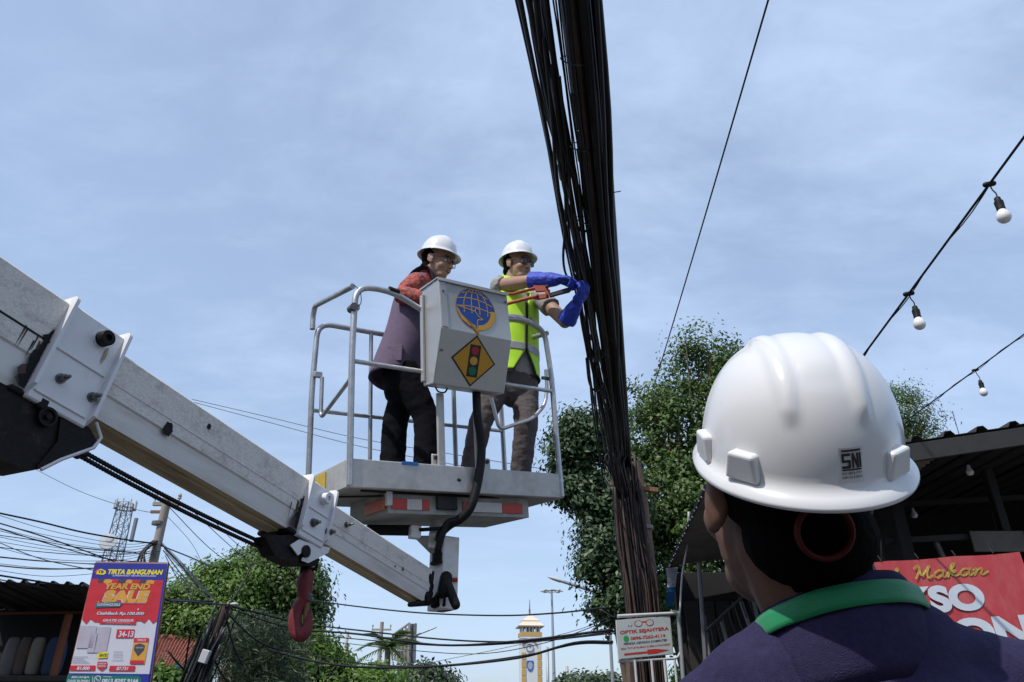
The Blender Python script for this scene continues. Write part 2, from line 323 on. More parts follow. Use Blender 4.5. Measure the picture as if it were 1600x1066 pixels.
# ------------------------------------------------------------------ flat print laid on a surface
class Decal:
    def __init__(s, o, ux, uy, n=None, step=0.0008, base=0.002):
        s.o = V(o); s.ux = V(ux).normalized(); s.uy = V(uy).normalized(); s.n = V(n).normalized() if n is not None else s.ux.cross(s.uy)
        s.step = step; s.base = base; s.v = []; s.f = []; s.mi = []; s.mats = []
    def _m(s, m):
        if m not in s.mats: s.mats.append(m)
        return s.mats.index(m)
    def at(s, x, y, layer=0): return s.o+s.ux*x+s.uy*y+s.n*(s.base+layer*s.step)
    def poly(s, pts, m, layer=0):
        a = sum(pts[i][0]*pts[(i+1) % len(pts)][1]-pts[(i+1) % len(pts)][0]*pts[i][1] for i in range(len(pts)))
        if a < 0: pts = pts[::-1]
        o = len(s.v); s.v += [s.at(x, y, layer) for x, y in pts]; s.f.append(tuple(range(o, o+len(pts)))); s.mi.append(s._m(m)); return s
    def rect(s, x, y, w_, h, m, layer=0, sh=0.0): return s.poly([(x, y), (x+w_, y), (x+w_+sh*h, y+h), (x+sh*h, y+h)], m, layer)
    def ell(s, x, y, rx, ry, m, layer=0, a0=0, a1=360, n=28, rot=0):
        c, d = math.cos(R(rot)), math.sin(R(rot)); q = []
        for i in range(n+(0 if a1-a0 >= 360 else 1)):
            a = R(a0+(a1-a0)*i/n); ex, ey = rx*math.cos(a), ry*math.sin(a); q.append((x+ex*c-ey*d, y+ex*d+ey*c))
        return s.poly(q, m, layer)
    def line(s, pts, wd, m, layer=0, rnd=False):
        for (a, b), (c, d) in zip(pts[:-1], pts[1:]):
            l = math.hypot(c-a, d-b)
            if l < 1e-9: continue
            nx, ny = -(d-b)/l*wd/2, (c-a)/l*wd/2; s.poly([(a+nx, b+ny), (a-nx, b-ny), (c-nx, d-ny), (c+nx, d+ny)], m, layer)
        if rnd:
            for a, b in pts: s.ell(a, b, wd/2, wd/2, m, layer, n=8)
        return s
    def text(s, body, x, y, width, height, m, layer=1, bold=0.0, shear=0.0, align='L', spacing=1.0):
        cu = bpy.data.curves.new('lettering', 'FONT'); cu.body = body; cu.size = 1.0; cu.shear = shear; cu.offset = bold; cu.space_character = spacing; cu.resolution_u = 6
        ob = bpy.data.objects.new('lettering', cu); col.objects.link(ob)
        dg = bpy.context.evaluated_depsgraph_get(); me = bpy.data.meshes.new_from_object(ob.evaluated_get(dg))
        bpy.data.objects.remove(ob); bpy.data.curves.remove(cu)
        xs = [q.co.x for q in me.vertices]; ys = [q.co.y for q in me.vertices]
        if not xs: return s
        x0, x1, y0, y1 = min(xs), max(xs), min(ys), max(ys)
        kx = width/(x1-x0) if width else height/(y1-y0); ky = height/(y1-y0)
        wd = (x1-x0)*kx; ox = x-(wd/2 if align == 'C' else 0)
        o = len(s.v); s.v += [s.at(ox+(q.co.x-x0)*kx, y+(q.co.y-y0)*ky, layer) for q in me.vertices]
        for p in me.polygons: s.f.append(tuple(i+o for i in p.vertices)); s.mi.append(s._m(m))
        bpy.data.meshes.remove(me); return s
    def build(s, name, parent=None):
        me = mesh_from(name, s.v, s.f, s.mats, s.mi); return put(name, me, parent)
# ================================================================== THE GROUND
g = MB(); S_ = 900
g.add([(-S_, -60, 0), (S_, -60, 0), (S_, 1500, 0), (-S_, 1500, 0)], [(0, 1, 2, 3)]); tag(g.build('ground', 'soil'), kind='structure')
g = MB(); g.add([(-3.6, -60, .004), (2.2, -60, .004), (3.2, 400, .004), (-9.0, 400, .004)], [(0, 1, 2, 3)]); tag(g.build('road', 'asphalt'), kind='structure')
g = MB(); g.prism([(2.2, -20, .0), (6.4, -20, .0), (6.4, 60, .0), (2.45, 60, .0)], (0, 0, .13)); tag(g.build('pavement', 'concrete'), kind='structure')

# ================================================================== THE CRANE BOOM
BO = V((-0.836, 3.5235, CAMH+0.7638)); byaw, bpit = 0.442, 0.166
BD = V((-math.cos(bpit)*math.sin(byaw), -math.cos(bpit)*math.cos(byaw), math.sin(bpit)))
BS = V((math.cos(byaw), -math.sin(byaw), 0)); BU = BD.cross(BS)
if BU.z < 0: BU = -BU
BROT = Matrix((BD, BS, BU)).transposed()         # columns: along, sideways, up
def bw(u, s, n): return BO+BD*u+BS*s+BU*n
def bpix(px, py, s): return plane_hit(px, py, BO+BS*s, BS)
crane = thing('crane_boom', (-2.75, -0.35, 0), 'long dirty white telescopic crane boom reaching from the left edge to the basket', 'crane boom')
SEC = [(.160, .174, .194, 1.56, 4.25), (.119, .1215, .183, .30, 1.60), (.100, .083, .126, -.80, .33)]
def section(i):
    a, b, w_, u0, u1 = SEC[i]; h = a+b; nb = a-.66*h; c = w_/2; e = w_*.11
    pro = [(c, a-.008), (c, nb), (c-e*.35, nb-.006), (c-e, -b), (-c+e, -b), (-c, nb), (-c, a-.008), (-c+.008, a), (c-.008, a)]
    m = MB(); k = len(pro); v = [bw(u, s, n) for u in (u0, u1) for s, n in pro]; m.v = v
    for j in range(k):
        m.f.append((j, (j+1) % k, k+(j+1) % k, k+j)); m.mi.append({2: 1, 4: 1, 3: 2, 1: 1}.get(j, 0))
    m.f += [tuple(range(k)), tuple(range(k, 2*k))]; m.mi += [0, 0]
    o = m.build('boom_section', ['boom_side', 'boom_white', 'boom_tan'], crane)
    s = MB(); s.box(bw((u0+u1)/2, c+.0005, a-.47*h), (u1-u0, .003, .006), BROT); s.build('weld_seam', 'grease' if i == 0 else 'boom_side', o)
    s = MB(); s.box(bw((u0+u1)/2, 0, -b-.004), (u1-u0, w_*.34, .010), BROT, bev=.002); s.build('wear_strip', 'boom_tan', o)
    return o
secs = [section(i) for i in range(3)]
def collar(u0, u1, a, b, w_, drop, flange):
    m = MB(); c = w_/2
    m.box(bw((u0+u1)/2, 0, (a-b)/2), (u1-u0, w_, a+b), BROT, bev=.006)
    o = m.build('collar', 'collar_white', crane, 40)
    for u in (u0, u1):                           # end flanges standing proud, rounded on top
        t = .012; q = []
        hw = c+flange; top = a+flange*1.0; lo_ = -b-drop
        for ang in range(0, 91, 15): q.append((hw-.02+.02*math.cos(R(ang)), top-.02+.02*math.sin(R(ang))))
        for ang in range(90, 181, 15): q.append((-hw+.02+.02*math.cos(R(ang)), top-.02+.02*math.sin(R(ang))))
        q += [(-hw, lo_+.04), (-hw+.05, lo_), (hw-.05, lo_), (hw, lo_+.04)]
        MB().prism([bw(u-t/2, s, n) for s, n in q], BD*t).build('flange', 'collar_white', o)
    for n in (a-.47*(a+b), -b+.03):
        MB().box(bw((u0+u1)/2, c+.002, n), ((u1-u0)*.86, .008, .008), BROT, bev=.002).build('rib', 'collar_white', o)
    return o
col1 = collar(1.40, 1.612, .163, .185, .206, .0, .022)
col2 = collar(.175, .35, .123, .135, .196, .0, .018)
def stud(p, r, ln, m, parent, name='bolt', hole=False):
    M = Matrix.Translation(p) @ Matrix((BD, BU, BS)).transposed().to_4x4(); b = MB()
    if hole:
        b.lathe([(r, 0), (r, ln*.94), (r*.93, ln), (r*.45, ln), (r*.42, ln*.7), (0.0005, ln*.7)], 20, 0, M)
    else:
        b.lathe([(r*1.5, 0), (r*1.5, ln*.15)], 16, 0, M); b.lathe([(r*1.05, ln*.15), (r*1.05, ln*.6)], 6, 0, M); b.lathe([(r*.55, ln*.6), (r*.55, ln), (r*.4, ln*1.05)], 10, 0, M)
    return b.build(name, m, parent, 35)
stud(bpix(158, 531, .103), .026, .038, 'grease', col1, 'pin', True)
MB().lathe([(.03, 0), (.03, .006)], 20, 0, Matrix.Translation(bpix(158, 531, .103)) @ Matrix((BD, BU, BS)).transposed().to_4x4()).build('pin_seat', 'collar_white', col1, 35)
for p in ((94, 592), (143, 621)): stud(bpix(*p, .103), .011, .045, 'bolt', col1)
stud(bpix(505, 780, .098), .026, .035, 'collar_white', col2, 'pin', True)
for p in ((489, 817), (512, 832), (541, 820)): stud(bpix(*p, .098 if p[0] < 520 else .064), .013 if p[0] < 520 else .009, .04, 'bolt', col2)
# stains, holes and greasy ends of the sections
def stain(px, py, w_, h, s, m, parent, name='grease_patch'):
    c = bpix(px, py, s); q = []
    for i in range(14):
        a = 2*math.pi*i/14; k = .8+.35*random.random(); q.append(c+BD*(w_*math.cos(a)*k)+BU*(h*math.sin(a)*k)+BS*.0025)
    return mesh_put_poly(name, q, m, parent)
def mesh_put_poly(name, q, m, parent): return put(name, mesh_from(name, q, [tuple(range(len(q)))], [m]), parent)
stain(262, 671, .022, .030, .0915, 'grease', secs[1]); stain(326, 667, .010, .012, .0915, 'grease', secs[1]); stain(629, 889, .012, .010, .063, 'rust', secs[2], 'rust_patch'); stain(617, 885, .007, .006, .063, 'rust', secs[2], 'rust_patch')
stain(163, 556, .006, .030, .1036, 'boom_tan', col1, 'rust_run')
for u, a, b, w_, i in ((1.622, .160, .174, .194, 0), (.360, .119, .1215, .183, 1)):    # grease worked out along the section ends
    for mm, wd, top, of_ in (('brown_cable', .030, .30, .002), ('grease', .024, .26, .0035)):
        q = []; n0, n1 = a*top, -b*.96
        for k in range(15): q.append(bw(u, w_/2+of_, n0+(n1-n0)*k/14))
        for k in range(14, -1, -1): q.append(bw(u+wd*(.35+.75*random.random())*(.35 if k < 2 else 1)*(1+.5*k/14), w_/2+of_, n0+(n1-n0)*k/14))
        mesh_put_poly('grease_seal', q, mm, secs[i])
    m = MB(); m.box(bw(u+.012, 0, -b-.004), (.05, w_*.98, .02), BROT, bev=.006); m.build('grease_seal', 'grease', secs[i], 60)
    for k in range(5):                           # drips
        n0 = random.uniform(-.02, a*.2); u0 = u+.02+.02*k*random.random(); q = [bw(u0, w_/2+.0015, n0), bw(u0+.006, w_/2+.0015, n0), bw(u0+.004, w_/2+.0015, n0-.05-.04*random.random()), bw(u0+.002, w_/2+.0015, n0-.05)]
        mesh_put_poly('grease_drip', q, 'brown_cable', secs[i])
# black sheave box under the first collar
m = MB(); q = [bpix(x, y, .085) for x, y in ((-60, 592), (0, 603), (70, 612), (150, 700), (62, 733), (28, 730), (-70, 690))]
m.prism(q, -BS*.17); hs = m.build('sheave_box', 'grease', crane)
m = MB(); q = [bpix(x, y, .094) for x, y in ((96, 646), (140, 668), (152, 690), (140, 700), (95, 716), (62, 733), (58, 729), (90, 690))]; m.prism(q, -BS*.008); m.build('cheek_plate', 'grease', hs)
m = MB(); m.tube([bpix(x, y, .098) for x, y in ((150, 660), (158, 684), (146, 700), (96, 718), (64, 734))], .006, 6); m.build('plate_edge', 'collar_white', hs, 60)
m = MB(); c = bpix(72, 652, .092); M = Matrix.Translation(c) @ Matrix((BD, BU, BS)).transposed().to_4x4()
m.lathe([(.03, 0), (.03, .012), (.022, .012), (.02, .004), (.009, .004), (.009, .016), (.0005, .016)], 20, 0, M); m.build('sheave', 'grease', hs, 35)
m = MB(); m.box(bpix(66, 632, .094), (.03, .02, .035), BROT, bev=.004); m.build('rope_clamp', 'grease', hs)
# second sheave housing under the second collar, carrying the hook
m = MB(); q = [bpix(x, y, .075) for x, y in ((414, 838), (478, 834), (500, 876), (492, 884), (462, 884), (430, 868))]; m.prism(q, -BS*.07); hs2 = m.build('sheave_box', 'grease', crane)
m = MB(); q = [bpix(x, y, .090) for x, y in ((454, 852), (468, 843), (488, 850), (516, 856), (513, 864), (482, 880), (472, 876), (478, 858), (466, 868))]; m.prism(q, -BS*.006); m.build('cheek_plate', 'collar_white', hs2)
m = MB(); m.lathe([(.026, 0), (.026, .012), (.012, .013), (.0005, .013)], 18, 0, Matrix.Translation(bpix(476, 862, .086)) @ Matrix((BD, BU, BS)).transposed().to_4x4()); m.build('sheave', 'grease', hs2, 35)
for dy, sd in ((-4, .02), (12, .02)):              # twin wire ropes below the middle section, with their strands
    a = bpix(112, 698+dy*.6, sd); b = bpix(428, 858+dy*.55, sd); ln = (b-a).length; k = int(ln/.012)
    pts = [a.lerp(b, i/(2*k))-V((0, 0, .012*4*(i/2/k)*(1-i/2/k))) for i in range(2*k+1)]
    MB().tube(pts, [.0085 if i % 2 else .0066 for i in range(2*k+1)], 8).build('wire_rope', 'black_rubber', crane, 60)
m = MB(); m.box(bpix(122, 704, .02), (.05, .05, .04), BROT, bev=.006); m.build('rope_guide', 'grease', crane)
# the far end: greasy wrap, rubber buffers
m = MB(); m.box(bw(-.80, 0, -.0), (.03, .135, .19), BROT, bev=.01, seg=2)
for k in range(7): m.ell(bw(-.79+random.uniform(-.02, .02), .05, .05-.02*k), (.026, .02, .026), None, 10, 6)
m.build('end_cap', 'grease', crane, 60)
m = MB(); m.tube([bpix(640, 945, .03), bpix(680, 938, .05), bpix(697, 912, .06)], [.012, .02, .02], 10, round_cap=True); m.build('bottom_bumper', 'grease', crane, 60)
m = MB(); m.tube([P(698, 909, 4.23), P(712, 945, 4.22)], .026, 14, round_cap=True); m.build('rubber_buffer', 'black_rubber', crane, 60)
m = MB(); m.tube([P(697, 903, 4.24), P(693, 925, 4.24)], .036, 14, round_cap=True); m.build('roller_mount', 'grease', crane, 60)
m = MB(); m.box(P(690, 945, 4.33), (.10, .09, .05), BROT, bev=.006); m.build('pivot_shoe', 'grease', crane)
m = MB(); m.lathe([(.012, 0), (.012, .04)], 8, 0, Matrix.Translation(P(704, 906, 4.3)) @ Matrix.Rotation(R(90), 4, 'Y')); m.build('red_nut', 'refl_red', crane)
# what carries the boom, out of the picture behind the photographer's left shoulder
m = MB(); m.box((-2.75, -.35, 1.5), (.42, .5, 2.7), None, bev=.02); m.box((-2.75, -.35, .08), (.9, 1.0, .16), None, bev=.02); m.build('column', 'boom_white', crane)

# red load hook hanging under the boom
hy = (bpix(475, 880, .0)).y
hook = thing('load_hook', P(470, 1000, hy), 'dull red crane hook hanging below the boom from a black shackle', 'hook')
hp = lambda x, y: P(x, y, hy)
sz = (hp(480, 900)-hp(470, 900)).length/10
m = MB(); m.box(hp(478, 893), (.045, .05, .06), None, bev=.008); m.tube(catmull([hp(486, 880), hp(492, 879), hp(495, 885), hp(490, 890), hp(484, 889)], 4), .007, 8); m.build('shackle', 'grease', hook, 50)
m = MB(); m.tube([hp(479, 898), hp(476, 910), hp(476, 925), hp(477, 936)], [11*sz, 13*sz, 11*sz, 9*sz], 16, round_cap=True); m.build('swivel_eye', 'hook_red', hook, 60)
hk = catmull([hp(478, 934), hp(469, 945), hp(463, 958), hp(461, 974), hp(465, 988), hp(471, 992), hp(478, 985), hp(482, 972), hp(485, 958)], 5)
rr = np.interp(np.linspace(0, 1, len(hk)), [0, .15, .4, .6, .75, .9, 1], [8.5, 9, 10, 11, 9.5, 6, 3.2])*sz
m = MB(); m.tube(hk, [(float(x)*1.05, float(x)) for x in rr], 14, round_cap=True); m.build('hook', 'hook_red', hook, 60)
m = MB(); m.tube([hp(481, 926), hp(480, 945), hp(478, 962), hp(476, 975)], [.010, .013, .012, .008], 10, round_cap=True); m.build('safety_latch', 'rust', hook, 60)
for x, y in ((484, 930), (486, 936), (480, 905)): MB().lathe([(.009, -.02), (.009, .02)], 8, 0, Matrix.Translation(hp(x, y)) @ Matrix.Rotation(R(90), 4, 'X')).build('bolt', 'bolt', hook)

# ================================================================== THE WORK BASKET
KO = V((-0.863, 3.73, CAMH+1.21))
kz, ky, kx = Matrix.Rotation(0.599, 3, 'Z'), Matrix.Rotation(-0.109, 3, 'Y'), Matrix.Rotation(0.056, 3, 'X')
KR = kz @ ky @ kx; KI = KR.transposed()
def kw(x, y, z): return KO+KR @ V((x, y, z))
def kpix(px, py, yl): return plane_hit(px, py, KO+KR @ V((0, yl, 0)), KR @ V((0, 1, 0)))
def kxpix(px, py, xl): return plane_hit(px, py, KO+KR @ V((xl, 0, 0)), KR @ V((1, 0, 0)))
KW, KD = 1.426, .60
bas = thing('work_basket', kw(KW/2, KD/2, -.5), 'grey aluminium work basket with tube rails carried on the end of the boom', 'work basket')
def kbox(name, c, s, m, parent, bev=.003): return MB().box(kw(*c), s, KR, bev=bev).build(name, m, parent)
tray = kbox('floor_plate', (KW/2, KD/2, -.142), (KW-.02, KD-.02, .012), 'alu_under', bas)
kbox('toe_board', (KW/2, 0, -.075), (KW, .025, .15), 'alu', bas, .004); kbox('toe_board', (KW/2, KD, -.075), (KW, .025, .15), 'alu', bas, .004)
lt = kbox('toe_board', (0.0125, KD/2, -.075), (.025, KD-.03, .15), 'alu', bas, .004); kbox('toe_board', (KW-.0125, KD/2, -.075), (.025, KD-.03, .15), 'alu', bas, .004)
kbox('yellow_mark', (-.003, .40, -.07), (.006, .22, .11), 'yellow_paint', lt, .001)
kbox('weld_bead', (.012, -.014, -.075), (.012, .006, .15), 'alu', tray, .002)
TR = .0175
def rail(name, pts, r=TR, f=.09, parent=None): return MB().tube(fillet(pts, f, 7), r, 12).build(name, 'galv', parent or bas, 60)
zt = 1.0
# front: left hoop to the control box, right hoop, middle rail
p_end = KI @ (kpix(661, 486, 0)-KO); p_b = KI @ (kpix(612, 455, 0)-KO)
zfl = (KI @ (kpix(565, 449, 0)-KO)).z
rail('front_hoop', [kw(0.012, -.006, -.14), kw(.012, -.006, .62), kw(.03, 0, zfl), kw(p_b.x, 0, p_b.z), kw(p_end.x+.03, 0, p_end.z-.012)], f=.10)
MB().tube([kw(*(p_b+V((-.02, 0, .006)))), kw(*(p_b+V((.045, 0, -.004))))], TR+.004, 12).build('tape_wrap', 'black_rubber', bas, 60)
pr = [KI @ (kpix(x, y, 0)-KO) for x, y in ((793, 499), (822, 502), (849, 523), (862, 590), (872, 640))]
rail('front_hoop', [kw(pr[0].x-.03, 0, pr[0].z), kw(pr[1].x, 0, pr[1].z+.01), kw(pr[2].x+.01, 0, pr[2].z+.03), kw(pr[3].x, 0, pr[3].z), kw(KW-.012, 0, pr[4].z-.1), kw(KW-.012, -.006, -.14)], f=.12)
rail('middle_rail', [kw(.012, 0, .545), kw(KW-.02, 0, .545)], .0135)
# left side
a = KI @ (kpix(488, 503, KD)-KO); zr = a.z
rail('side_rail', [kw(.012, 0, zfl-.005), kw(-.004, .09, zfl+.0), kw(.0, KD-.03, zr+.10), kw(.0, KD, zr+.04), kw(.0, KD, zr-.05)], f=.05)
rail('rear_hoop', [kw(.012, KD, -.14), kw(.012, KD, .55), kw(.035, KD, zr), kw(KW*.55, KD, zr)], f=.10)
rail('rear_rail', [kw(.012, KD, .42), kw(.46, KD, .42)], .0125)
rail('rear_post', [kw(.40, KD, -.14), kw(.40, KD, zr)], .0135)
rail('gate_bar', [kw(.055, KD-.05, .62), kw(.055, KD-.05, .36), kw(.04, .06, .47), kw(.035, .05, .86)], .0125, f=.05)
for z, y in ((.64, KD-.03), (.88, .02)): MB().box(kw(.035, y, z), (.05, .03, .035), KR, bev=.004).build('hinge_bracket', 'galv', bas)
MB().tube([kw(.012, -.03, .862), kw(.012, .03, .862)], TR+.005, 12).build('tie_clamp', 'bolt', bas, 60)
MB().tube(catmull([kw(.012, -.01, zfl), kw(.05, -.012, .97), kw(.058, -.012, .90), kw(.03, -.012, .86)], 5), .0025, 5).build('tie_wire', 'black_rubber', bas, 180)
# rear and right side
rail('rear_hoop', [kw(KW-.012, KD, -.14), kw(KW-.012, KD, .55), kw(KW-.03, KD, zr), kw(KW*.55, KD, zr)], f=.10)
rail('side_rail', [kw(KW-.012, .01, pr[2].z+.02), kw(KW+.004, KD-.03, zr+.06), kw(KW, KD, zr-.05)], f=.05)
rail('rear_rail', [kw(.46, KD, .42), kw(KW-.02, KD, .42)], .0125)
rail('rear_post', [kw(1.02, KD, -.14), kw(1.02, KD, zr)], .0165)
gp = [kpix(x, y, .10) for x, y in ((768, 622), (780, 672), (800, 665), (832, 655), (852, 632), (855, 606), (853, 578))]
rail('gate_bar', gp, .0125, f=.05)
MB().box(kw(KW-.02, .03, .64), (.10, .02, .02), KR, bev=.003).build('hinge_bracket', 'bolt', bas)
# flat uprights under the control box with eye lugs
for x, px in ((.47, 689), (.90, 745)):
    kbox('upright', ((KI @ (kpix(px, 690, 0)-KO)).x, -.0, .21), (.045 if x < .6 else .03, .02, .43), 'alu', bas, .003)
for px in (680, 760):
    q = KI @ (kpix(px, 718, .02)-KO); kbox('eye_lug', (q.x, .02, .03), (.05, .012, .075), 'alu', bas, .006)
    MB().tube([kw(q.x, .012, .045), kw(q.x, .005, .045)], .012, 10).build('lug_hole', 'p_black', bas)
MB().box(kw(.36, -.013, -.005), (.10, .004, .02), KR).build('blue_mark', 'blue_paint', bas)
# carrying frame underneath with red and white reflective strips
ul = KI @ (kpix(606, 781, .06)-KO); ur = KI @ (kpix(825, 786, .06)-KO); zb = ul.z-.075
und = MB(); und.prism([kw(ul.x, .06, -.15), kw(ur.x, .06, -.15), kw(ur.x-.02, KD-.08, -.15), kw(ul.x-.02, KD-.08, -.15)], KR @ V((0, 0, -.115)))
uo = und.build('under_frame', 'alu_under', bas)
fl = ur.x-ul.x
for t0, t1, mm in ((.02, .12, 'refl_red'), (.12, .22, 'refl_white'), (.22, .27, 'refl_red'), (.50, .56, 'refl_red'), (.56, .79, 'refl_white'), (.79, .95, 'refl_red')):
    kbox('reflective_strip', (ul.x+fl*(t0+t1)/2, .056, -.215), (fl*(t1-t0)-.002, .006, .058), mm, uo, .001)
kbox('reflective_strip', (ul.x-.014, .20, -.215), (.006, .26, .058), 'refl_orange', uo, .001)
kbox('junction_plate', (ul.x+fl*.385, .05, -.20), (.13, .02, .075), 'dark_metal', uo)
kbox('corner_post', (ul.x, .05, -.19), (.035, .03, .075), 'pale_grey', uo)
# mast, slew bracket and hydraulic ram
mc = lambda x, y: P(x, y, 4.36)
m = MB(); m.tube([mc(681, 806), mc(681, 850)], .038, 16); mo = m.build('mast', 'pale_grey', bas, 40)
m = MB(); m.tube([mc(683, 838), mc(683, 840)], .05, 16); m.build('mast_ring', 'grease', bas, 40)
c = mc(688, 897); hh = (mc(688, 840)-mc(688, 952)).length
MB().box(c+V((.018, .0, 0)), (.105, .16, hh), Matrix.Rotation(.60, 3, 'Z'), bev=.004).build('mast_bracket', 'boom_white', bas)
MB().prism([mc(644, 837), mc(690, 837), mc(690, 865), mc(672, 865)], (.03, .06, 0)).build('gusset', 'boom_white', bas)
MB().box(mc(682, 850)+V((0, -.085, 0)), (.075, .02, .085), Matrix.Rotation(.40, 3, 'Z'), bev=.003).build('number_plate', 'boom_white', bas)
d = Decal(mc(682, 850)+Matrix.Rotation(.40, 3, 'Z') @ V((-.022, -.096, -.016))+V((0, -.085, 0))*0+V((0, -.0, 0)), Matrix.Rotation(.40, 3, 'Z') @ V((1, 0, 0)), (0, 0, 1)); d.text('S4', 0, 0, .045, .034, 'p_black', 0, bold=.03); d.build('number_print', mo)
MB().lathe([(.05, 0), (.05, .012), (.042, .012), (.042, .06), (.03, .06), (.03, .09)], 16, 0, Matrix.Translation(mc(687, 885)+V((0, -.05, 0)))).build('slew_motor', 'grease', bas, 40)
m = MB(); m.tube([P(575, 828, 4.30), P(640, 829, 4.20)], .030, 14); m.tube([P(640, 829, 4.20), P(688, 826, 4.15)], .011, 10); m.build('slew_ram', 'black_rubber', bas, 50)
MB().box(P(648, 832, 4.19), (.06, .05, .07), Matrix.Rotation(.5, 3, 'Z'), bev=.004).build('ram_bracket', 'boom_white', bas)
hz = [kpix(x, y, -.045 if y < 770 else yl) for x, y, yl in ((744, 605, 0), (746, 650, 0), (752, 690, 0), (751, 725, 0), (744, 765, 0), (734, 795, -.03), (718, 812, .02), (703, 820, .08), (690, 832, .12), (686, 845, .15))]
MB().tube(catmull(hz, 6), .026, 12).build('hydraulic_hose', 'black_rubber', bas, 60)
hz = [kpix(x, y, yl) for x, y, yl in ((716, 813, .02), (700, 817, .05), (690, 838, .06), (684, 858, .08))]
MB().tube(catmull(hz, 6), [.020]*19, 10).build('hydraulic_hose', 'black_rubber', bas, 60)
MB().tube(catmull([kw(.1, .05, -.155), kw(.5, .05, -.158), kw(.9, .06, -.156), kw(1.2, .08, -.158)], 5), .006, 6).build('cable_run', 'black_rubber', bas, 180)
MB().tube(catmull([kw(-.0, .25, -.16), kw(.25, .12, -.165), kw(.32, .06, -.16)], 5), .006, 6).build('cable_run', 'black_rubber', bas, 180)

# control box with its emblem and the traffic light warning sign
cbx = thing('control_box', kw(.70, -.1, .44), 'grey sheet metal control box with round blue emblem and orange traffic light diamond', 'control box')
X0, X1 = .457, .945
prof = [(.0, 1.075), (-.205, 1.062), (-.227, .742), (-.117, .437), (.0, .455)]
m = MB(); k = len(prof); m.v = [kw(x, y, z) for x in (X0, X1) for y, z in prof]
m.f = [(i, (i+1) % k, k+(i+1) % k, k+i) for i in range(k)]+[tuple(range(k)), tuple(range(k, 2*k))]; m.mi = [0]*len(m.f)
bo = m.build('casing', 'alu_box', cbx); bmod = bo.modifiers.new('b', 'BEVEL'); bmod.width = .006; bmod.segments = 2
m = MB(); m.prism([kw(X0-.008, .012, 1.08), kw(X0-.008, -.213, 1.067), kw(X0-.008, -.216, 1.045), kw(X0-.008, -.205, 1.062), kw(X0-.008, .012, 1.068)], KR @ V((X1-X0+.016, 0, 0))); m.build('lid', 'alu_box', cbx)
m = MB(); m.prism([kw(X0+.004, -.2085, 1.04), kw(X0+.045, -.2085, 1.04), kw(X0+.045, -.2305, .75), kw(X0+.004, -.2305, .75)], KR @ V((0, -.003, 0))); m.build('edge_strip', 'alu_box', cbx)
def screw(p, n): return MB().lathe([(.008, 0), (.008, .004), (.004, .006)], 10, 0, Matrix.Translation(p) @ n.to_track_quat('Z', 'Y').to_matrix().to_4x4()).build('screw', 'bolt', cbx, 40)
n1 = (KR @ V((0, -1, .07))).normalized(); n2 = (KR @ V((0, -.305, -.11).__class__((0, -.305, -.11)))).normalized()
screw(kw(X0+.024, -.2155, .98), n1); screw(kw(X0+.02, -.19, .62), n2); screw(kw(X1-.02, -.213, 1.0), n1)
MB().tube(catmull([kw(.52, -.03, .45), kw(.54, -.03, .425), kw(.58, -.03, .425), kw(.60, -.03, .45)], 5), .005, 6).build('cable_loop', 'black_rubber', cbx, 180)
MB().box(kw(X0-.01, -.02, .75), (.018, .03, .55), KR, bev=.003).build('rear_angle', 'alu_box', cbx)
uy1 = (kw(0, -.205, 1.062)-kw(0, -.227, .742)).normalized(); ux = KR @ V((1, 0, 0))
D1 = Decal(kw((X0+X1)/2, -.227, .742)+uy1*.163, ux, uy1, None)
r = .136
D1.ell(0, 0, r+.004, r+.004, 'p_gold', 0, n=40); D1.ell(0, 0, r, r, 'p_blue', 1, n=40)
G = .0055
for ang in (-.62, -.22, .20, .62):               # globe meridians
    D1.line([(r*ang*math.cos(t)*1.0+.0, r*.98*math.sin(t)) for t in np.linspace(-.25, 1.45, 10)], G, 'p_gold', 2)
for y in (.02, .42, .74):                        # parallels
    hw = math.sqrt(1-y*y)*r; D1.line([(x, y*r+.022*(1-(x/hw)**2)-.012-.06*x) for x in np.linspace(-hw*.98, hw*.98, 10)], G, 'p_gold', 2)
gear = [(r*1.02*math.cos(R(a)), r*1.02*math.sin(R(a))) for a in range(-88, 6, 5)]; inn = [(r*.76*math.cos(R(a)), r*.78*math.sin(R(a))) for a in range(2, -90, -8)]
tooth = []
for i, (x, y) in enumerate(gear): k_ = 1.03 if i % 2 else .97; tooth.append((x*k_, y*k_))
D1.poly(tooth+inn, 'p_gold', 3)
D1.poly([(-r*.98, -r*.02), (-r*.78, -r*.38), (-r*.5, -r*.66), (-r*.1, -r*.82), (.01, -r*1.3), (.006, -r*.98), (-r*.42, -r*.86), (-r*.78, -r*.6), (-r*.97, -r*.2)], 'p_gold', 3)
D1.line([(-r*.95, r*.02), (-r*.05, -r*.12), (r*.12, -r*.34), (r*.34, -r*.46), (r*.05, -r*.5), (-.0, -r*.8), (.006, -r*1.25)], G, 'p_gold', 3)
D1.line([(-r*.05, -r*.12), (.0, r*.08), (r*.22, -r*.02)], G*.8, 'p_gold', 3)
D1.build('emblem', bo)
uy2 = (kw(0, -.227, .742)-kw(0, -.117, .437)).normalized()
D2 = Decal(kw((X0+X1)/2-.003, -.117, .437)+uy2*.165, ux, uy2, None)
q = .152; D2.poly([(q, 0), (0, q), (-q, 0), (0, -q)], 'p_black', 0); q = .139; D2.poly([(q, 0), (0, q), (-q, 0), (0, -q)], 'p_orange', 1)
D2.rect(-.037, -.095, .074, .19, 'p_black', 2)
for y, mm in ((.06, 'p_red'), (0, 'p_amber'), (-.06, 'p_green')): D2.ell(0, y, .026, .025, mm, 3, n=20)
D2.build('traffic_light_sign', bo)
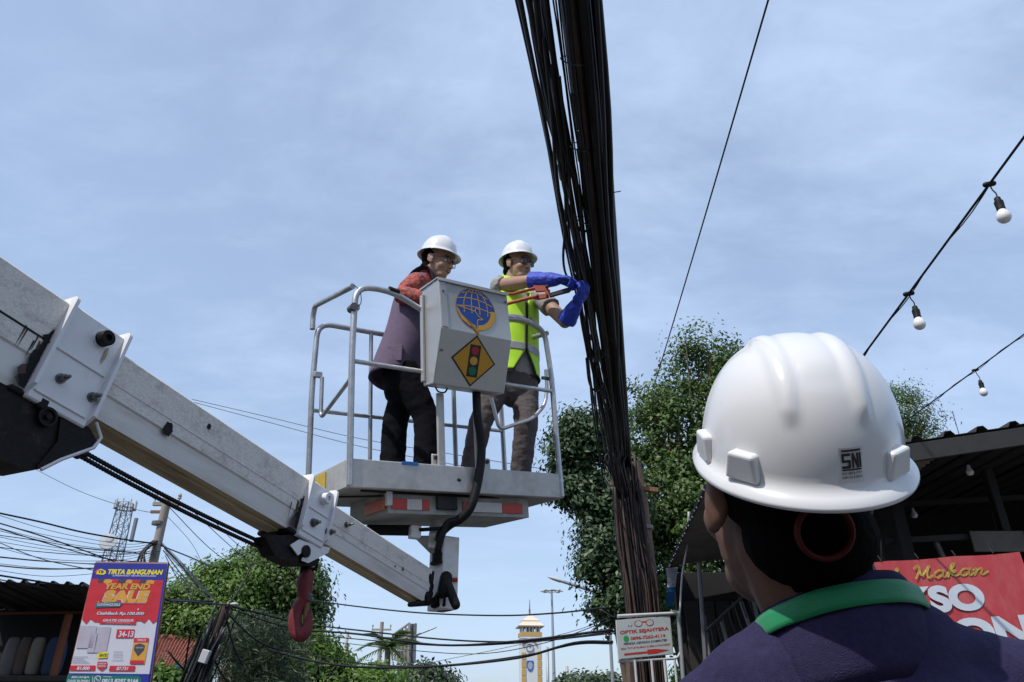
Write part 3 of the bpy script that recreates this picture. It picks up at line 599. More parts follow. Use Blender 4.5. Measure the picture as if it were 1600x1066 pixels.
# ================================================================== PEOPLE
def ellr(rx, ry, rz): return (rx, ry, rz)
def rotz(a): return Matrix.Rotation(a, 3, 'Z')
def look(fwd, up=(0, 0, 1)):                     # columns: right, forward, up
    f = V(fwd).normalized(); r_ = f.cross(V(up)).normalized(); return Matrix((r_, f, r_.cross(f))).transposed()
def head_shapes(m, M, k=1.0, neck=True):
    T = lambda c: M @ V(c)
    r3 = M.to_3x3()
    def e(c, r): m.ell(T(V(c)*k), tuple(x*k for x in r), r3, 18, 12)
    e((0, -.012, .045), (.076, .097, .082)); e((0, .022, -.03), (.062, .072, .088)); e((0, .048, -.09), (.040, .044, .034))
    e((.036, .062, -.035), (.026, .03, .028)); e((-.036, .062, -.035), (.026, .03, .028)); e((0, .083, .022), (.05, .02, .012))
    m.tube([T(V((0, .088, .012))*k), T(V((0, .108, -.018))*k), T(V((0, .113, -.034))*k)], [.008*k, .012*k, .015*k], 10, round_cap=True)
    e((.012, .10, -.038), (.010, .011, .009)); e((-.012, .10, -.038), (.010, .011, .009))
    e((0, .088, -.064), (.026, .013, .009)); e((0, .086, -.076), (.022, .013, .008))
    for s in (-1, 1):
        e((s*.079, -.004, -.008), (.009, .024, .031)); e((s*.084, -.014, .006), (.008, .012, .02)); e((s*.077, .006, -.032), (.008, .011, .013))
    if neck: m.tube([T(V((0, -.022, -.05))*k), T(V((0, -.035, -.15))*k)], [.057*k, .060*k], 16, round_cap=True)
def hand_shapes(m, M, side=1, curl=0.9, k=1.0, fat=1.0):
    # local: x across the palm (thumb at side*-x), y along the fingers, z = back of the hand
    T = lambda c: M @ (V(c)*k); r3 = M.to_3x3()
    m.ell(T((0, .045, 0)), (.042*k*fat, .052*k, .017*k*fat), r3, 14, 10)
    for i, (x, ln) in enumerate(((-.030, .072), (-.010, .080), (.011, .075), (.030, .058))):
        x *= -side; p = V((x, .088, .002)); a = 0; pts = [V((x*.9, .06, 0)), p]
        for j, f_ in enumerate((.45, .32, .26)):
            a += curl*(.65, 1.0, .8)[j]; p = p+V((0, math.cos(a), -math.sin(a)))*ln*f_; pts.append(p.copy())
        m.tube([T(q) for q in pts], [q*k*fat for q in (.0105, .0102, .0095, .0088, .0078)], 10, round_cap=True)
    tx = side*.036
    pts = [V((tx*.6, .02, -.004)), V((tx*1.15, .04, -.014)), V((tx*1.3, .066, -.028)), V((tx*1.05, .088, -.04))]
    m.tube([T(q) for q in pts], [q*k*fat for q in (.015, .0125, .011, .009)], 10, round_cap=True)
def hard_hat(M, parent, seg=72, rings=26, name='hard_hat', lugs=True, k=1.0):
    """shell with brim, ridges on the crown; local frame: origin in the middle of the rim, y = front, z = up"""
    RX, RY, HT = .112*k, .128*k, .140*k
    def dome(a, ph):
        c = math.cos(ph)**.80; z = HT*math.sin(ph)**.94; x = RX*c*math.cos(a); y = RY*c*math.sin(a)
        b = 0
        for x0 in (-.037*k, .037*k):             # two raised ribs over the crown, fading out low on the back
            d = abs(x-x0)/(.0105*k); fade = min(1, max(0, (z-.066*k)/(.016*k)))
            wdt = .55+.45*min(1, max(0, (z-.06*k)/(.05*k)))
            if d < 1.6: b += .0048*k*math.exp(-(d/wdt)**4)*fade
        d = abs(x)/(.022*k)
        b += .0018*k*math.exp(-d**4)*min(1, max(0, (z-.11*k)/(.015*k)))
        nx, ny, nz = x/RX**2, y/RY**2, z/HT**2; l = math.sqrt(nx*nx+ny*ny+nz*nz)+1e-9
        return V((x+nx/l*b, y+ny/l*b, z+nz/l*b))
    m = MB(); rows = []
    def brimw(a):                                # brim width, a peak in front
        return (.011+.034*max(0, math.sin(a))**3+.010*max(0, -math.sin(a))**1.5)*k
    def ringat(fn): return [M @ fn(2*math.pi*j/seg) for j in range(seg)]
    inner = .004*k
    rows.append(ringat(lambda a: V(((RX-inner)*.86*math.cos(a), (RY-inner)*.86*math.sin(a), HT*.35))))
    rows.append(ringat(lambda a: V(((RX-inner)*math.cos(a), (RY-inner)*math.sin(a), -.002*k))))
    def br(f_, z):
        def fn(a):
            b = brimw(a)*f_; dz = -.010*k*f_-.010*k*f_*max(0, math.sin(a))**2
            return V(((RX+b)*math.cos(a), (RY+b)*math.sin(a), z*k+dz))
        return fn
    rows += [ringat(br(.5, -.003)), ringat(br(.95, -.003)), ringat(br(1.0, .0)), ringat(br(.97, .0025)), ringat(br(.5, .004)), ringat(br(.12, .006))]
    rows.append(ringat(lambda a: dome(a, .075)))
    for i in range(1, rings): rows.append(ringat(lambda a, i=i: dome(a, .075+(math.pi/2-.075)*i/rings*.995)))
    m.loft(rows, cap=True)
    o = m.build(name, 'hat_white', parent, 50)
    if lugs:
        for az in (-136, -48, -172):           # slot lugs for visor and earmuffs on the lower edge of the shell
            a = R(az); p = dome(a, .12); nrm = V((math.cos(a), math.sin(a), 0))
            tg = V((-math.sin(a), math.cos(a), 0)); c = V(((RX-.0005)*math.cos(a), (RY-.0005)*math.sin(a), .019*k))
            L_ = Matrix((tg, nrm, V((0, 0, 1)))).transposed().to_4x4(); L_.translation = c
            q = MB(); w0, w1, hh, t = .021*k, .016*k, .032*k, (.0115 if az == -136 else .008)*k
            vv = [(-w0, -.01, -hh/2), (w0, -.01, -hh/2), (w0, t*.75, -hh/2), (-w0, t*.75, -hh/2), (-w1, -.01, hh/2), (w1, -.01, hh/2), (w1, t, hh/2), (-w1, t, hh/2)]
            q.add(vv, [(0, 1, 2, 3), (4, 5, 6, 7), (0, 1, 5, 4), (1, 2, 6, 5), (2, 3, 7, 6), (3, 0, 4, 7)], 0, M @ L_)
            lo_ = q.build('slot_lug', 'hat_white', o); bb = lo_.modifiers.new('b', 'BEVEL'); bb.width = .004*k; bb.segments = 3
    return o, dome
def wr(amp, sx=14.0, sz=22.0, seed=0.0):         # cloth folds
    def f(c):
        q = V((c.x*sx+seed, c.y*sx-seed, c.z*sz)); return amp*(mnoise.noise(q)+.5*mnoise.noise(q*2.3))
    return f
def ringpts(c, rx, ry, Mr, n=32, a0=0, a1=360):
    full = a1-a0 >= 360; k = n if full else n+1
    return [V(c)+Mr @ V((rx*math.cos(R(a0+(a1-a0)*i/n)), ry*math.sin(R(a0+(a1-a0)*i/n)), 0)) for i in range(k)]
def shell(name, rings, m, parent, thick=.006, closed=True, disp=None, seam=None):
    mb = MB(); mb.loft(rings, cap=False, closed=closed)
    o = mb.build(name, m, parent, 180)
    me = o.data
    if disp: displace(me, disp)
    so = o.modifiers.new('s', 'SUBSURF'); so.levels = 1; so.render_levels = 1
    md = o.modifiers.new('t', 'SOLIDIFY'); md.thickness = thick; md.offset = 0
    return o
def shoe(m, toe_dir, ankle, floor_z=None):
    d = V(toe_dir).normalized(); a = V(ankle); b = a-V((0, 0, .055))
    m.tube([b-d*.06, b+d*.03, b+d*.12, b+d*.18], [(.04, .045), (.044, .045), (.046, .034), (.036, .024)], 14, round_cap=True, hint=V((0, 0, 1)).cross(d))
    m.tube([a+V((0, 0, .03)), b], [.042, .045], 12)

# ---------------------------------------------------------------- man in the purple vest, left in the basket
Y1 = 4.27
j = lambda x, y, dy=0.0: P(x, y, Y1+dy)
f1 = V((.93, -.22, 0)).normalized()              # he faces to the right
sd1 = V((0, 0, 1)).cross(f1)                      # his left
hips = j(632, 588, .0); chest = j(655, 470, .0); neck = j(667, 432, 0); hc = j(683, 411, -.02)
man1 = thing('person', (hips.x, hips.y, KO.z-.13), 'man in purple grey vest and red batik shirt standing left of the control box', 'person', 'people in the work basket')
HM1 = Matrix.Translation(hc) @ look(V((.90, -.36, -.22))).to_4x4() @ Matrix.Scale(1.06, 4)
fl1 = KO.z-.05
footA, footB = j(612, 738, .06), j(667, 738, -.10)
kneeA, kneeB = j(618, 655, .06), j(667, 655, -.08)
hipA, hipB = hips+sd1*.09, hips-sd1*.09+f1*.03
m = MB(); head_shapes(m, HM1)
m.tube([hips-V((0, 0, .05)), hips+V((0, 0, .05)), hips.lerp(chest, .5), chest, neck-V((0, 0, .04))], [(.15, .11), (.155, .115), (.145, .11), (.165, .115), (.09, .08)], 20, round_cap=True, hint=sd1)
for a, b, c in ((hipA, kneeA, footA), (hipB, kneeB, footB)): m.tube([a, b, c], [.085, .055, .042], 14, round_cap=True)
shR, shL = j(650, 442, -.10), j(672, 440, .16)
elR, elL = j(629, 462, -.20), j(672, 480, .18)
haR, haL = j(666, 466, -.27), j(712, 470, .0)
for s_, a, b, c in ((1, shR, elR, haR), (-1, shL, elL, haL)):
    m.tube([a, b], [.052, .042], 12, round_cap=True); m.tube([b, c], [.042, .028], 12, round_cap=True)
    H_ = Matrix.Translation(c) @ look((c-b), (0, 0, 1)).to_4x4(); hand_shapes(m, H_, -s_, .5)
blob('body', m, .006, 'skin', man1, 3)
m = MB()
m.tube([hips-V((0, 0, .06)), hips+V((0, 0, .08))], [(.165, .13), (.165, .128)], 18, round_cap=True, hint=sd1)
for a, b, c in ((hipA, kneeA, footA), (hipB, kneeB, footB)): m.tube([a, a.lerp(b, .5), b, b.lerp(c, .5), c], [.095, .090, .080, .078, .082], 16, round_cap=True)
blob('trousers', m, .008, 'trouser_black', man1, 3, wr(.006, 12, 16))
m = MB(); shoe(m, f1, footA+V((0, 0, -.01))); shoe(m, f1, footB+V((0, 0, -.01))); blob('shoes', m, .006, 'shoe', man1, 2)
m = MB()
m.tube([hips+V((0, 0, .10)), hips.lerp(chest, .5), chest, neck-V((0, 0, .03))], [(.155, .118), (.15, .115), (.17, .12), (.095, .085)], 18, round_cap=True, hint=sd1)
m.tube([shR+sd1*.05, shR, shR.lerp(elR, .6), elR, elR.lerp(haR, .75)], [.07, .072, .068, .062, .052], 14, round_cap=True); m.tube([shL-sd1*.05, shL, elL, elL.lerp(haL, .75)], [.07, .07, .062, .052], 14, round_cap=True)
m.tube([neck+V((-.02, 0, -.03)), neck+V((.004, 0, .022))], [.078, .068], 16, round_cap=True)
blob('batik_shirt', m, .007, 'batik', man1, 2, wr(.005, 16, 30))
ax1 = (chest-hips).normalized(); RM = Matrix((f1, sd1, V((0, 0, 1)))).transposed()
rg = []
for t, rx, ry, off in ((-.08, .172, .215, -.042), (.0, .168, .21, -.038), (.2, .168, .20, -.028), (.45, .152, .185, -.016), (.7, .145, .182, -.012), (.88, .138, .182, -.014), (1.0, .128, .18, -.018), (1.12, .108, .155, -.018), (1.24, .09, .115, -.014)):
    c = hips.lerp(chest, t)+V((0, 0, .015))+f1*off
    rg.append(ringpts(c, rx, ry, RM, 40, 0, 360))
shell('vest', rg, 'vest_purple', man1, .008, disp=wr(.011, 13, 7))
for s_ in (1, -1):                               # shoulder straps and armholes of the vest
    c = neck+sd1*s_*.075
    MB().tube(catmull([c+f1*.085-V((0, 0, .10)), c+f1*.055-V((0, 0, .01)), c+V((0, 0, .012)), c-f1*.07-V((0, 0, .03)), c-f1*.11-V((0, 0, .12))], 5), (.040, .011) and [(.045, .010)]*21, 10, hint=sd1).build('shoulder_strap', 'navy_dark', man1, 60)
hipo = .0
MB().box(hips.lerp(chest, .12)-sd1*.20+f1*.0, (.10, .012, .11), RM, bev=.004).build('vest_pocket', 'vest_purple', man1)
HH = HM1 @ Matrix.Translation((0, -.008, .055)) @ Matrix.Rotation(R(2), 4, 'X')
hat1, _ = hard_hat(HH, man1, 48, 16, lugs=False, k=.95)
def hair_cap(M, parent, k=1.0, low=-.05):
    m = MB(); m.ell(M @ V((0, -.026*k, .035*k)), (.0785*k, .092*k, .082*k), M.to_3x3(), 20, 14)
    m.ell(M @ V((0, -.055*k, low)), (.066*k, .05*k, .05*k), M.to_3x3(), 16, 10)
    return blob('hair', m, .006, 'hair', parent, 2, lambda c: .0015*mnoise.noise(c*120))
hair_cap(HM1, man1)
def eyes(M, parent):
    for s in (-1, 1):
        m = MB(); m.ell(M @ V((s*.031, .081, .002)), (.011, .009, .007), M.to_3x3(), 10, 8); e = m.build('eye', 'eye_white', parent, 180)
        MB().ell(M @ V((s*.031, .089, .002)), (.005, .003, .005), M.to_3x3(), 8, 6).build('iris', 'p_black', e, 180)
        MB().tube([M @ V((s*.012, .098, .02)), M @ V((s*.032, .096, .026)), M @ V((s*.052, .083, .02))], .004, 6).build('eyebrow', 'hair', parent, 180)
    MB().tube([M @ V((-.024, .093, -.069)), M @ V((0, .1015, -.069)), M @ V((.024, .093, -.069))], [.003, .005, .003], 8, round_cap=True).build('lips', 'lips', parent, 180)
def glasses(M, parent, lens, rim=.0022):
    o = None
    for s in (-1, 1):
        c = V((s*.033, .108, -.002)); pts = [M @ (c+V((.025*math.cos(a), -.004*abs(math.cos(a))*(1 if s*math.cos(a) > 0 else 0), .019*math.sin(a)))) for a in np.linspace(0, 2*math.pi, 17)]
        g_ = MB().tube(pts, rim, 6).build('glasses_rim', 'p_black', parent, 180)
        if lens: put('lens', mesh_from('lens', pts[:-1], [tuple(range(16))], [lens]), g_)
        MB().tube([M @ V((s*.056, .104, .004)), M @ V((s*.076, .06, .004)), M @ V((s*.080, .0, .004))], rim*.9, 6).build('glasses_temple', 'p_black', parent, 180)
    MB().tube([M @ V((-.009, .109, .002)), M @ V((0, .112, .005)), M @ V((.009, .109, .002))], rim, 6).build('glasses_bridge', 'p_black', parent, 180)
eyes(HM1, man1); glasses(HM1, man1, None)

# ---------------------------------------------------------------- man in the high visibility vest, right in the basket
Y2 = 4.63
j = lambda x, y, dy=0.0: P(x, y, Y2+dy)
f2 = V((.56, -.83, 0)).normalized(); sd2 = V((0, 0, 1)).cross(f2)
hips = j(803, 592); chest = j(806, 478); neck = j(803, 444); hc = j(808, 416, -.03)
man2 = thing('person', (hips.x, hips.y, KO.z-.1), 'man in yellow green safety vest and dark glasses reaching for the cables with blue gloves', 'person', 'people in the work basket')
HM2 = Matrix.Translation(hc) @ look(V((.72, -.66, -.12))).to_4x4() @ Matrix.Scale(1.05, 4)
footA, footB = j(733, 748, -.05), j(812, 752, .05)
kneeA, kneeB = j(750, 662, -.08), j(822, 665, -.06)
hipA, hipB = hips-sd2*.08+V((-.03, 0, -.02)), hips+sd2*.085
shR, elR, haR = j(780, 447, -.06), j(824, 440, -.32), j(868, 437, -.42)
shL, elL, haL = j(838, 458, -.02), j(883, 503, -.26), j(900, 476, -.38)
m = MB(); head_shapes(m, HM2)
m.tube([hips-V((0, 0, .05)), hips+V((0, 0, .05)), hips.lerp(chest, .5), chest, neck-V((0, 0, .03))], [(.15, .105), (.155, .11), (.15, .11), (.165, .115), (.08, .07)], 20, round_cap=True, hint=sd2)
for a, b, c in ((hipA, kneeA, footA), (hipB, kneeB, footB)): m.tube([a, b, c], [.08, .055, .042], 14, round_cap=True)
for a, b, c in ((shR, elR, haR), (shL, elL, haL)):
    m.tube([a, a.lerp(b, .5), b], [.055, .050, .044], 14, round_cap=True); m.tube([b, b.lerp(c, .4), c], [.045, .044, .030], 14, round_cap=True)
blob('body', m, .006, 'skin', man2, 3)
m = MB()
m.tube([hips-V((0, 0, .05)), hips+V((0, 0, .10))], [(.158, .12), (.162, .122)], 18, round_cap=True, hint=sd2)
for a, b, c in ((hipA, kneeA, footA), (hipB, kneeB, footB)): m.tube([a, a.lerp(b, .5), b, b.lerp(c, .5), c], [.098, .092, .078, .072, .070], 16, round_cap=True)
blob('trousers', m, .007, 'trouser_grey', man2, 2, wr(.006, 14, 24, 3.0))
m = MB(); shoe(m, f2, footA+V((0, 0, -.01))); shoe(m, f2+V((.6, .3, 0)), footB+V((0, 0, -.01))); blob('shoes', m, .006, 'shoe', man2, 2)
m = MB()
m.tube([hips+V((0, 0, .02)), hips.lerp(chest, .5), chest, neck-V((0, 0, .03))], [(.168, .125), (.158, .12), (.172, .122), (.085, .075)], 18, round_cap=True, hint=sd2)
m.tube([shR+sd2*.05, shR, shR.lerp(elR, .22)], [.07, .072, .07], 14); m.tube([shL-sd2*.05, shL, shL.lerp(elL, .52)], [.07, .072, .07], 14)
m.tube([neck-V((0, 0, .04)), neck+V((0, 0, .018))], [.075, .064], 14, round_cap=True)
blob('shirt', m, .007, 'shirt_grey', man2, 2, wr(.005, 16, 24))
# the vest, open below in front, with grey bands and a dark edge
RM2 = Matrix((f2, sd2, V((0, 0, 1)))).transposed()
base = [(-.02, .150, .188, .0), (.1, .147, .186, 0), (.25, .143, .183, 0), (.45, .140, .180, 0), (.65, .140, .180, .0), (.85, .138, .18, 0), (1.0, .132, .178, 0), (1.15, .115, .158, -.006), (1.28, .092, .112, -.012)]
def vring(t, grow=0.0, n=44):
    ts = [b[0] for b in base]; rx = float(np.interp(t, ts, [b[1] for b in base]))+grow; ry = float(np.interp(t, ts, [b[2] for b in base]))+grow
    gap = 26*max(0, 1-max(0, t)/.26)+2.0; gap2 = gap if t < .9 else 2+70*(t-.9)
    return ringpts(hips.lerp(chest, t)+V((0, 0, .012)), rx, ry, RM2, n, gap2, 360-gap2)
ts = list(np.linspace(-.02, 1.28, 22)); dv = wr(.005, 15, 11, 1.0)
shell('safety_vest', [vring(t) for t in ts], 'hi_vis', man2, .006, closed=False, disp=dv)
for t in (.30, .66): shell('reflective_band', [vring(t+d_, .0045) for d_ in (-.052, -.026, 0, .026, .052)], 'reflect_grey', man2, .003, closed=False, disp=dv)
hem = [vring(t, .003)[0] for t in ts[:16]][::-1]+vring(-.02, .003)+[vring(t, .003)[-1] for t in ts[:16]]
MB().tube(hem, .0055, 6).build('vest_edging', 'hi_vis_trim', man2, 180)
for s_ in (1, -1):
    c = neck+sd2*s_*.085
    MB().tube(catmull([c+f2*.115-V((0, 0, .12)), c+f2*.08-V((0, 0, .025)), c+V((0, 0, .012)), c-f2*.08-V((0, 0, .03)), c-f2*.115-V((0, 0, .12))], 5), [(.062, .012)]*21, 10, hint=sd2).build('shoulder_strap', 'hi_vis', man2, 60)
HH = HM2 @ Matrix.Translation((0, -.008, .055)) @ Matrix.Rotation(R(4), 4, 'X')
hat2, _ = hard_hat(HH, man2, 48, 16, lugs=False, k=.95)
hair_cap(HM2, man2, 1.0, -.035); eyes(HM2, man2); glasses(HM2, man2, 'lens_dark', .003)
# long blue gloves
def glove(b, c, palm_up, side, curl, reach=1.0):
    m = MB(); d = (c-b).normalized()
    m.tube([b+d*.015, b.lerp(c, .35), b.lerp(c, .75), c], [.066, .062, .052, .044], 18, round_cap=False)
    m.tube([c-d*.01, c+d*.03], [.044, .036], 14, round_cap=True)
    H_ = Matrix.Translation(c) @ look(d, palm_up).to_4x4(); hand_shapes(m, H_, side, curl, 1.2, 1.12)
    return blob('glove', m, .0036, 'glove_blue', man2, 2, wr(.004, 24, 24, 5))
glove(elR.lerp(haR, .06), haR, (0, -.3, 1), -1, .95)
glove(elL.lerp(haL, .0)+V((.0, 0, -.01)), haL, (.6, -.8, 0), 1, .85)

# bolt cutter in his hands
bc = thing('bolt_cutter', P(855, 458, Y2-.43), 'orange red handled bolt cutter held in the blue gloves', 'bolt cutter')
q = lambda x, y: P(x, y, Y2-.44)
MB().tube([q(760, 458), q(800, 460), q(835, 451)], [(.012, .010), (.012, .010), (.013, .010)], 10, hint=(0, 1, 0)).build('handle', 'cutter_red', bc, 60)
MB().tube([q(762, 486), q(795, 474), q(838, 463)], [(.010, .012)]*2+[(.010, .013)], 10, hint=(0, 1, 0)).build('handle', 'cutter_red', bc, 60)
m = MB(); m.prism([q(x, y) for x, y in ((833, 446), (852, 446), (860, 454), (858, 464), (842, 467), (834, 466), (838, 461), (852, 459), (852, 454), (838, 455))], (0, .018, 0)); m.build('joint_link', 'cutter_red', bc)
for x, y in ((854, 449), (855, 463), (840, 464)): MB().lathe([(.008, 0), (.008, .03)], 10, 0, Matrix.Translation(q(x, y)+V((0, .005, 0))) @ Matrix.Rotation(R(90), 4, 'X')).build('pivot_bolt', 'cutter_steel', bc)
m = MB(); m.prism([q(x, y) for x, y in ((858, 458), (872, 454), (888, 449), (896, 449), (890, 455), (874, 459), (860, 463))], (0, .022, 0)); m.build('jaw', 'cutter_steel', bc)

# ---------------------------------------------------------------- the man in front, seen from behind
man3 = thing('person', (.40, .88, 0), 'man seen close from behind in navy jacket with green lanyard and white hard hat', 'person')
ZC = .83
def Q(px, py, zc):                               # place at a given distance from the lens
    return CAM+ray(px, py)*zc
KH = .935; brim = Q(1247, 706, ZC)
hf = Matrix.Rotation(R(-7), 3, 'Z') @ Matrix.Rotation(R(38), 3, 'X')       # head tipped back, looking up at the basket
HR = Matrix.Rotation(R(9), 3, 'Z') @ Matrix.Rotation(R(22), 3, 'X'); HRH = Matrix.Rotation(R(-7), 3, 'Z') @ Matrix.Rotation(R(24), 3, 'X')
HB = Matrix.Translation(brim) @ hf.to_4x4()
hat3, dome3 = hard_hat(HB, man3, 120, 40, k=KH)
hc3 = brim+HR @ V((-.003, .018, -.050))
HM3 = Matrix.Translation(hc3) @ HR.to_4x4()
nb = Q(1300, 930, .815)+V((0, 0, .010))     # base of the neck
sh3 = V((nb.x+.03, nb.y+.0, nb.z-.075))
rt3 = Matrix.Rotation(R(-12), 3, 'Z'); rx3 = rt3 @ V((1, 0, 0)); fy3 = rt3 @ V((0, 1, 0))
m = MB(); head_shapes(m, HM3, 1.08, False)
m.tube([hc3+V((.0, .0, -.04)), nb+V((-.012, .0, -.02)), nb-V((0, 0, .07))], [.068, .066, .055], 18, round_cap=True)
wst = V((sh3.x, sh3.y+.01, 1.0)); hip3 = V((sh3.x, sh3.y+.01, .90))
m.tube([hip3, wst, sh3-V((0, 0, .2)), sh3-V((0, 0, .10))], [(.14, .10), (.135, .095), (.13, .08), (.06, .04)], 20, round_cap=True, hint=rx3)
arms3 = []
for s_ in (1, -1):
    a = V((.60, nb.y+.03, 1.405)) if s_ > 0 else V((.195, nb.y+.05, 1.372)); b = a+rx3*s_*.05+fy3*.0-V((0, 0, .28)); c = b+fy3*.09-V((0, 0, .24)); arms3.append((a, b, c))
    m.tube([a-V((0, 0, .02)), b, c], [.036, .038, .028], 14, round_cap=True); hand_shapes(m, Matrix.Translation(c) @ look(c-b, rx3*s_).to_4x4(), -s_, .4)
    hA = hip3+rx3*s_*.09; kn = V((hA.x, hA.y+.01, .48)); ft = V((hA.x, hA.y-.02, .09)); m.tube([hA, kn, ft], [.085, .055, .042], 14, round_cap=True)
blob('body', m, .0042, 'skin_dark', man3, 3)
# hair, cut short at the nape
m = MB(); T3 = lambda c: HM3 @ V(c)
TH = lambda c: hc3+HRH @ V(c)
m.ell(TH((0, -.02, .03)), (.084, .099, .085), HRH, 24, 16); m.ell(TH((.008, -.052, -.035)), (.070, .062, .056), HRH, 20, 12); m.ell(TH((.016, -.044, -.070)), (.056, .048, .044), HRH, 20, 12)
blob('hair', m, .004, 'hair', man3, 3, lambda c: .0012*mnoise.noise(c*160))
# red ring of the head band below the back of the hat
ctr = TH((.006, -.117, -.018)); RB = HRH @ Matrix.Rotation(R(-8), 3, 'X')
pts = [ctr+RB @ V((.026*math.cos(a), -.004*math.sin(a), .026*math.sin(a))) for a in np.linspace(0, 2*math.pi, 29)]
MB().tube(pts, [(.006, .003)]*29, 10, hint=RB @ V((0, 1, 0))).build('head_band_ring', 'ring_red', man3, 60)
for s_ in (-1, 1): MB().tube([ctr+RB @ V((s_*.012, .004, .026)), ctr+RB @ V((s_*.016, .02, .06))], [(.007, .003)]*2, 8, hint=HRH @ V((1, 0, 0))).build('head_band_strap', 'ring_red', man3, 60)
# trousers, shoes
m = MB(); m.tube([hip3-V((0, 0, .06)), hip3+V((0, 0, .08))], [(.165, .125)]*2, 18, round_cap=True, hint=rx3)
for s_ in (1, -1):
    hA = hip3+rx3*s_*.09; kn = V((hA.x, hA.y+.01, .48)); ft = V((hA.x, hA.y-.02, .12)); m.tube([hA, kn, ft], [.105, .082, .075], 16, round_cap=True)
blob('trousers', m, .01, 'trouser_black', man3, 2, wr(.006))
m = MB()
for s_ in (1, -1): hA = hip3+rx3*s_*.09; shoe(m, fy3, V((hA.x, hA.y-.02, .10)))
blob('shoes', m, .007, 'shoe', man3, 2)
# jacket: rounded back and shoulders, standing collar
m = MB()
m.tube([V((hip3.x, hip3.y, .84)), wst, sh3-V((0, 0, .30)), sh3-V((0, 0, .13)), sh3-V((0, 0, .06)), sh3-V((0, 0, .015))], [(.195, .15), (.19, .145), (.20, .135), (.195, .12), (.165, .10), (.10, .075)], 28, round_cap=True, hint=rx3)
for s_, (a, b, c) in zip((1, -1), arms3):
    m.tube([nb+rx3*s_*.02-V((0, 0, .075)), V((nb.x+s_*.09, nb.y+.005, 1.437 if s_ > 0 else 1.424)), a], [.060, .060, .062], 18, round_cap=True)
    m.tube([a, a.lerp(b, .5), b, b.lerp(c, .9)], [.066, .066, .060, .05], 18, round_cap=True)
m.tube([nb-V((0, 0, .11)), nb-V((0, 0, .075))], [.09, .07], 20, round_cap=True)
wj1, wj2 = wr(.004, 9, 9, 2.0), wr(.0022, 26, 40, 6.0)
blob('jacket', m, .006, 'navy', man3, 6, lambda c: wj1(c)+wj2(c))
def neck_ring(z, rx_, ry_, tilt, n=48, off=0.0):
    Mx = rt3 @ Matrix.Rotation(R(-9), 3, 'Y') @ Matrix.Rotation(R(tilt), 3, 'X'); return [nb+V((0, .0+off, z))+Mx @ V((rx_*math.cos(R(a)), ry_*math.sin(R(a)), 0)) for a in np.linspace(0, 360, n, endpoint=False)]
shell('collar', [neck_ring(-.110, .086, .082, -6), neck_ring(-.080, .092, .088, -6), neck_ring(-.055, .089, .087, -7), neck_ring(-.028, .082, .081, -8), neck_ring(-.016, .078, .078, -8), neck_ring(-.011, .074, .074, -8)], 'navy', man3, .005, disp=wr(.003, 18, 18))

# green lanyard round the collar, falling towards the chest
def ribbon(r0, r1, z0, z1, tilt):
    return [neck_ring(z0, r0, r0*.97, tilt, 64), neck_ring((z0+z1)/2, (r0+r1)/2+.001, ((r0+r1)/2+.001)*.97, tilt, 64), neck_ring(z1, r1, r1*.97, tilt, 64)]
shell('lanyard', ribbon(.0945, .0885, -.051, -.027, -11), 'lanyard', man3, .0012, disp=wr(.0022, 22, 30, 4))
# certification sticker on the back of the hat
def onhat(u, v):                                  # u: metres to the right of the back centre line, v: metres up from the rim
    a = R(-90)+u/.122; lo_, hi_ = .05, 1.5
    for _ in range(40):
        md_ = (lo_+hi_)/2
        if dome3(a, md_).z < v: lo_ = md_
        else: hi_ = md_
    p = dome3(a, lo_); n = V((p.x/.112**2, p.y/.128**2, p.z/.14**2)).normalized(); return HB @ p, hf @ n
class HatDecal(Decal):
    def at(s, x, y, layer=0):
        p, n = onhat(s.x0+x*.95, s.y0+y*.82); return p+n*(.0006+layer*.0004)
    def grid(s, x, y, w_, h, m, layer, k=6):
        for i in range(k): s.rect(x+w_*i/k, y, w_/k, h, m, layer)
        return s
hd = HatDecal((0, 0, 0), (1, 0, 0), (0, 0, 1)); hd.x0, hd.y0 = .010, .012
hd.grid(-.003, -.002, .030, .041, 't_clear', 0)
hd.grid(.0, .0345, .024, .0022, 't_black', 1); hd.grid(.0, .0125, .024, .0018, 't_black', 1)
T_ = .0030
for a, b in (((0, .031), (.0105, .031)), ((.0013, .031), (.0013, .0235)), ((.0, .0235), (.0105, .0235)), ((.0092, .0235), (.0092, .0165)), ((0, .0165), (.0105, .0165)), ((.0135, .0152), (.0135, .0325)), ((.0135, .0325), (.0195, .0152)), ((.0195, .0152), (.0195, .0325)), ((.0228, .0152), (.0228, .0325))): hd.line([a, b], T_ if a[0] < .011 else .0026, 't_black', 1)
hd.text('ISO 3873:1977', 0, .008, .024, .0028, 't_black', 1, bold=.02); hd.text('LSPr-013-IDN', 0, .0032, .024, .0028, 't_black', 1, bold=.02)
hd.build('sticker', hat3)
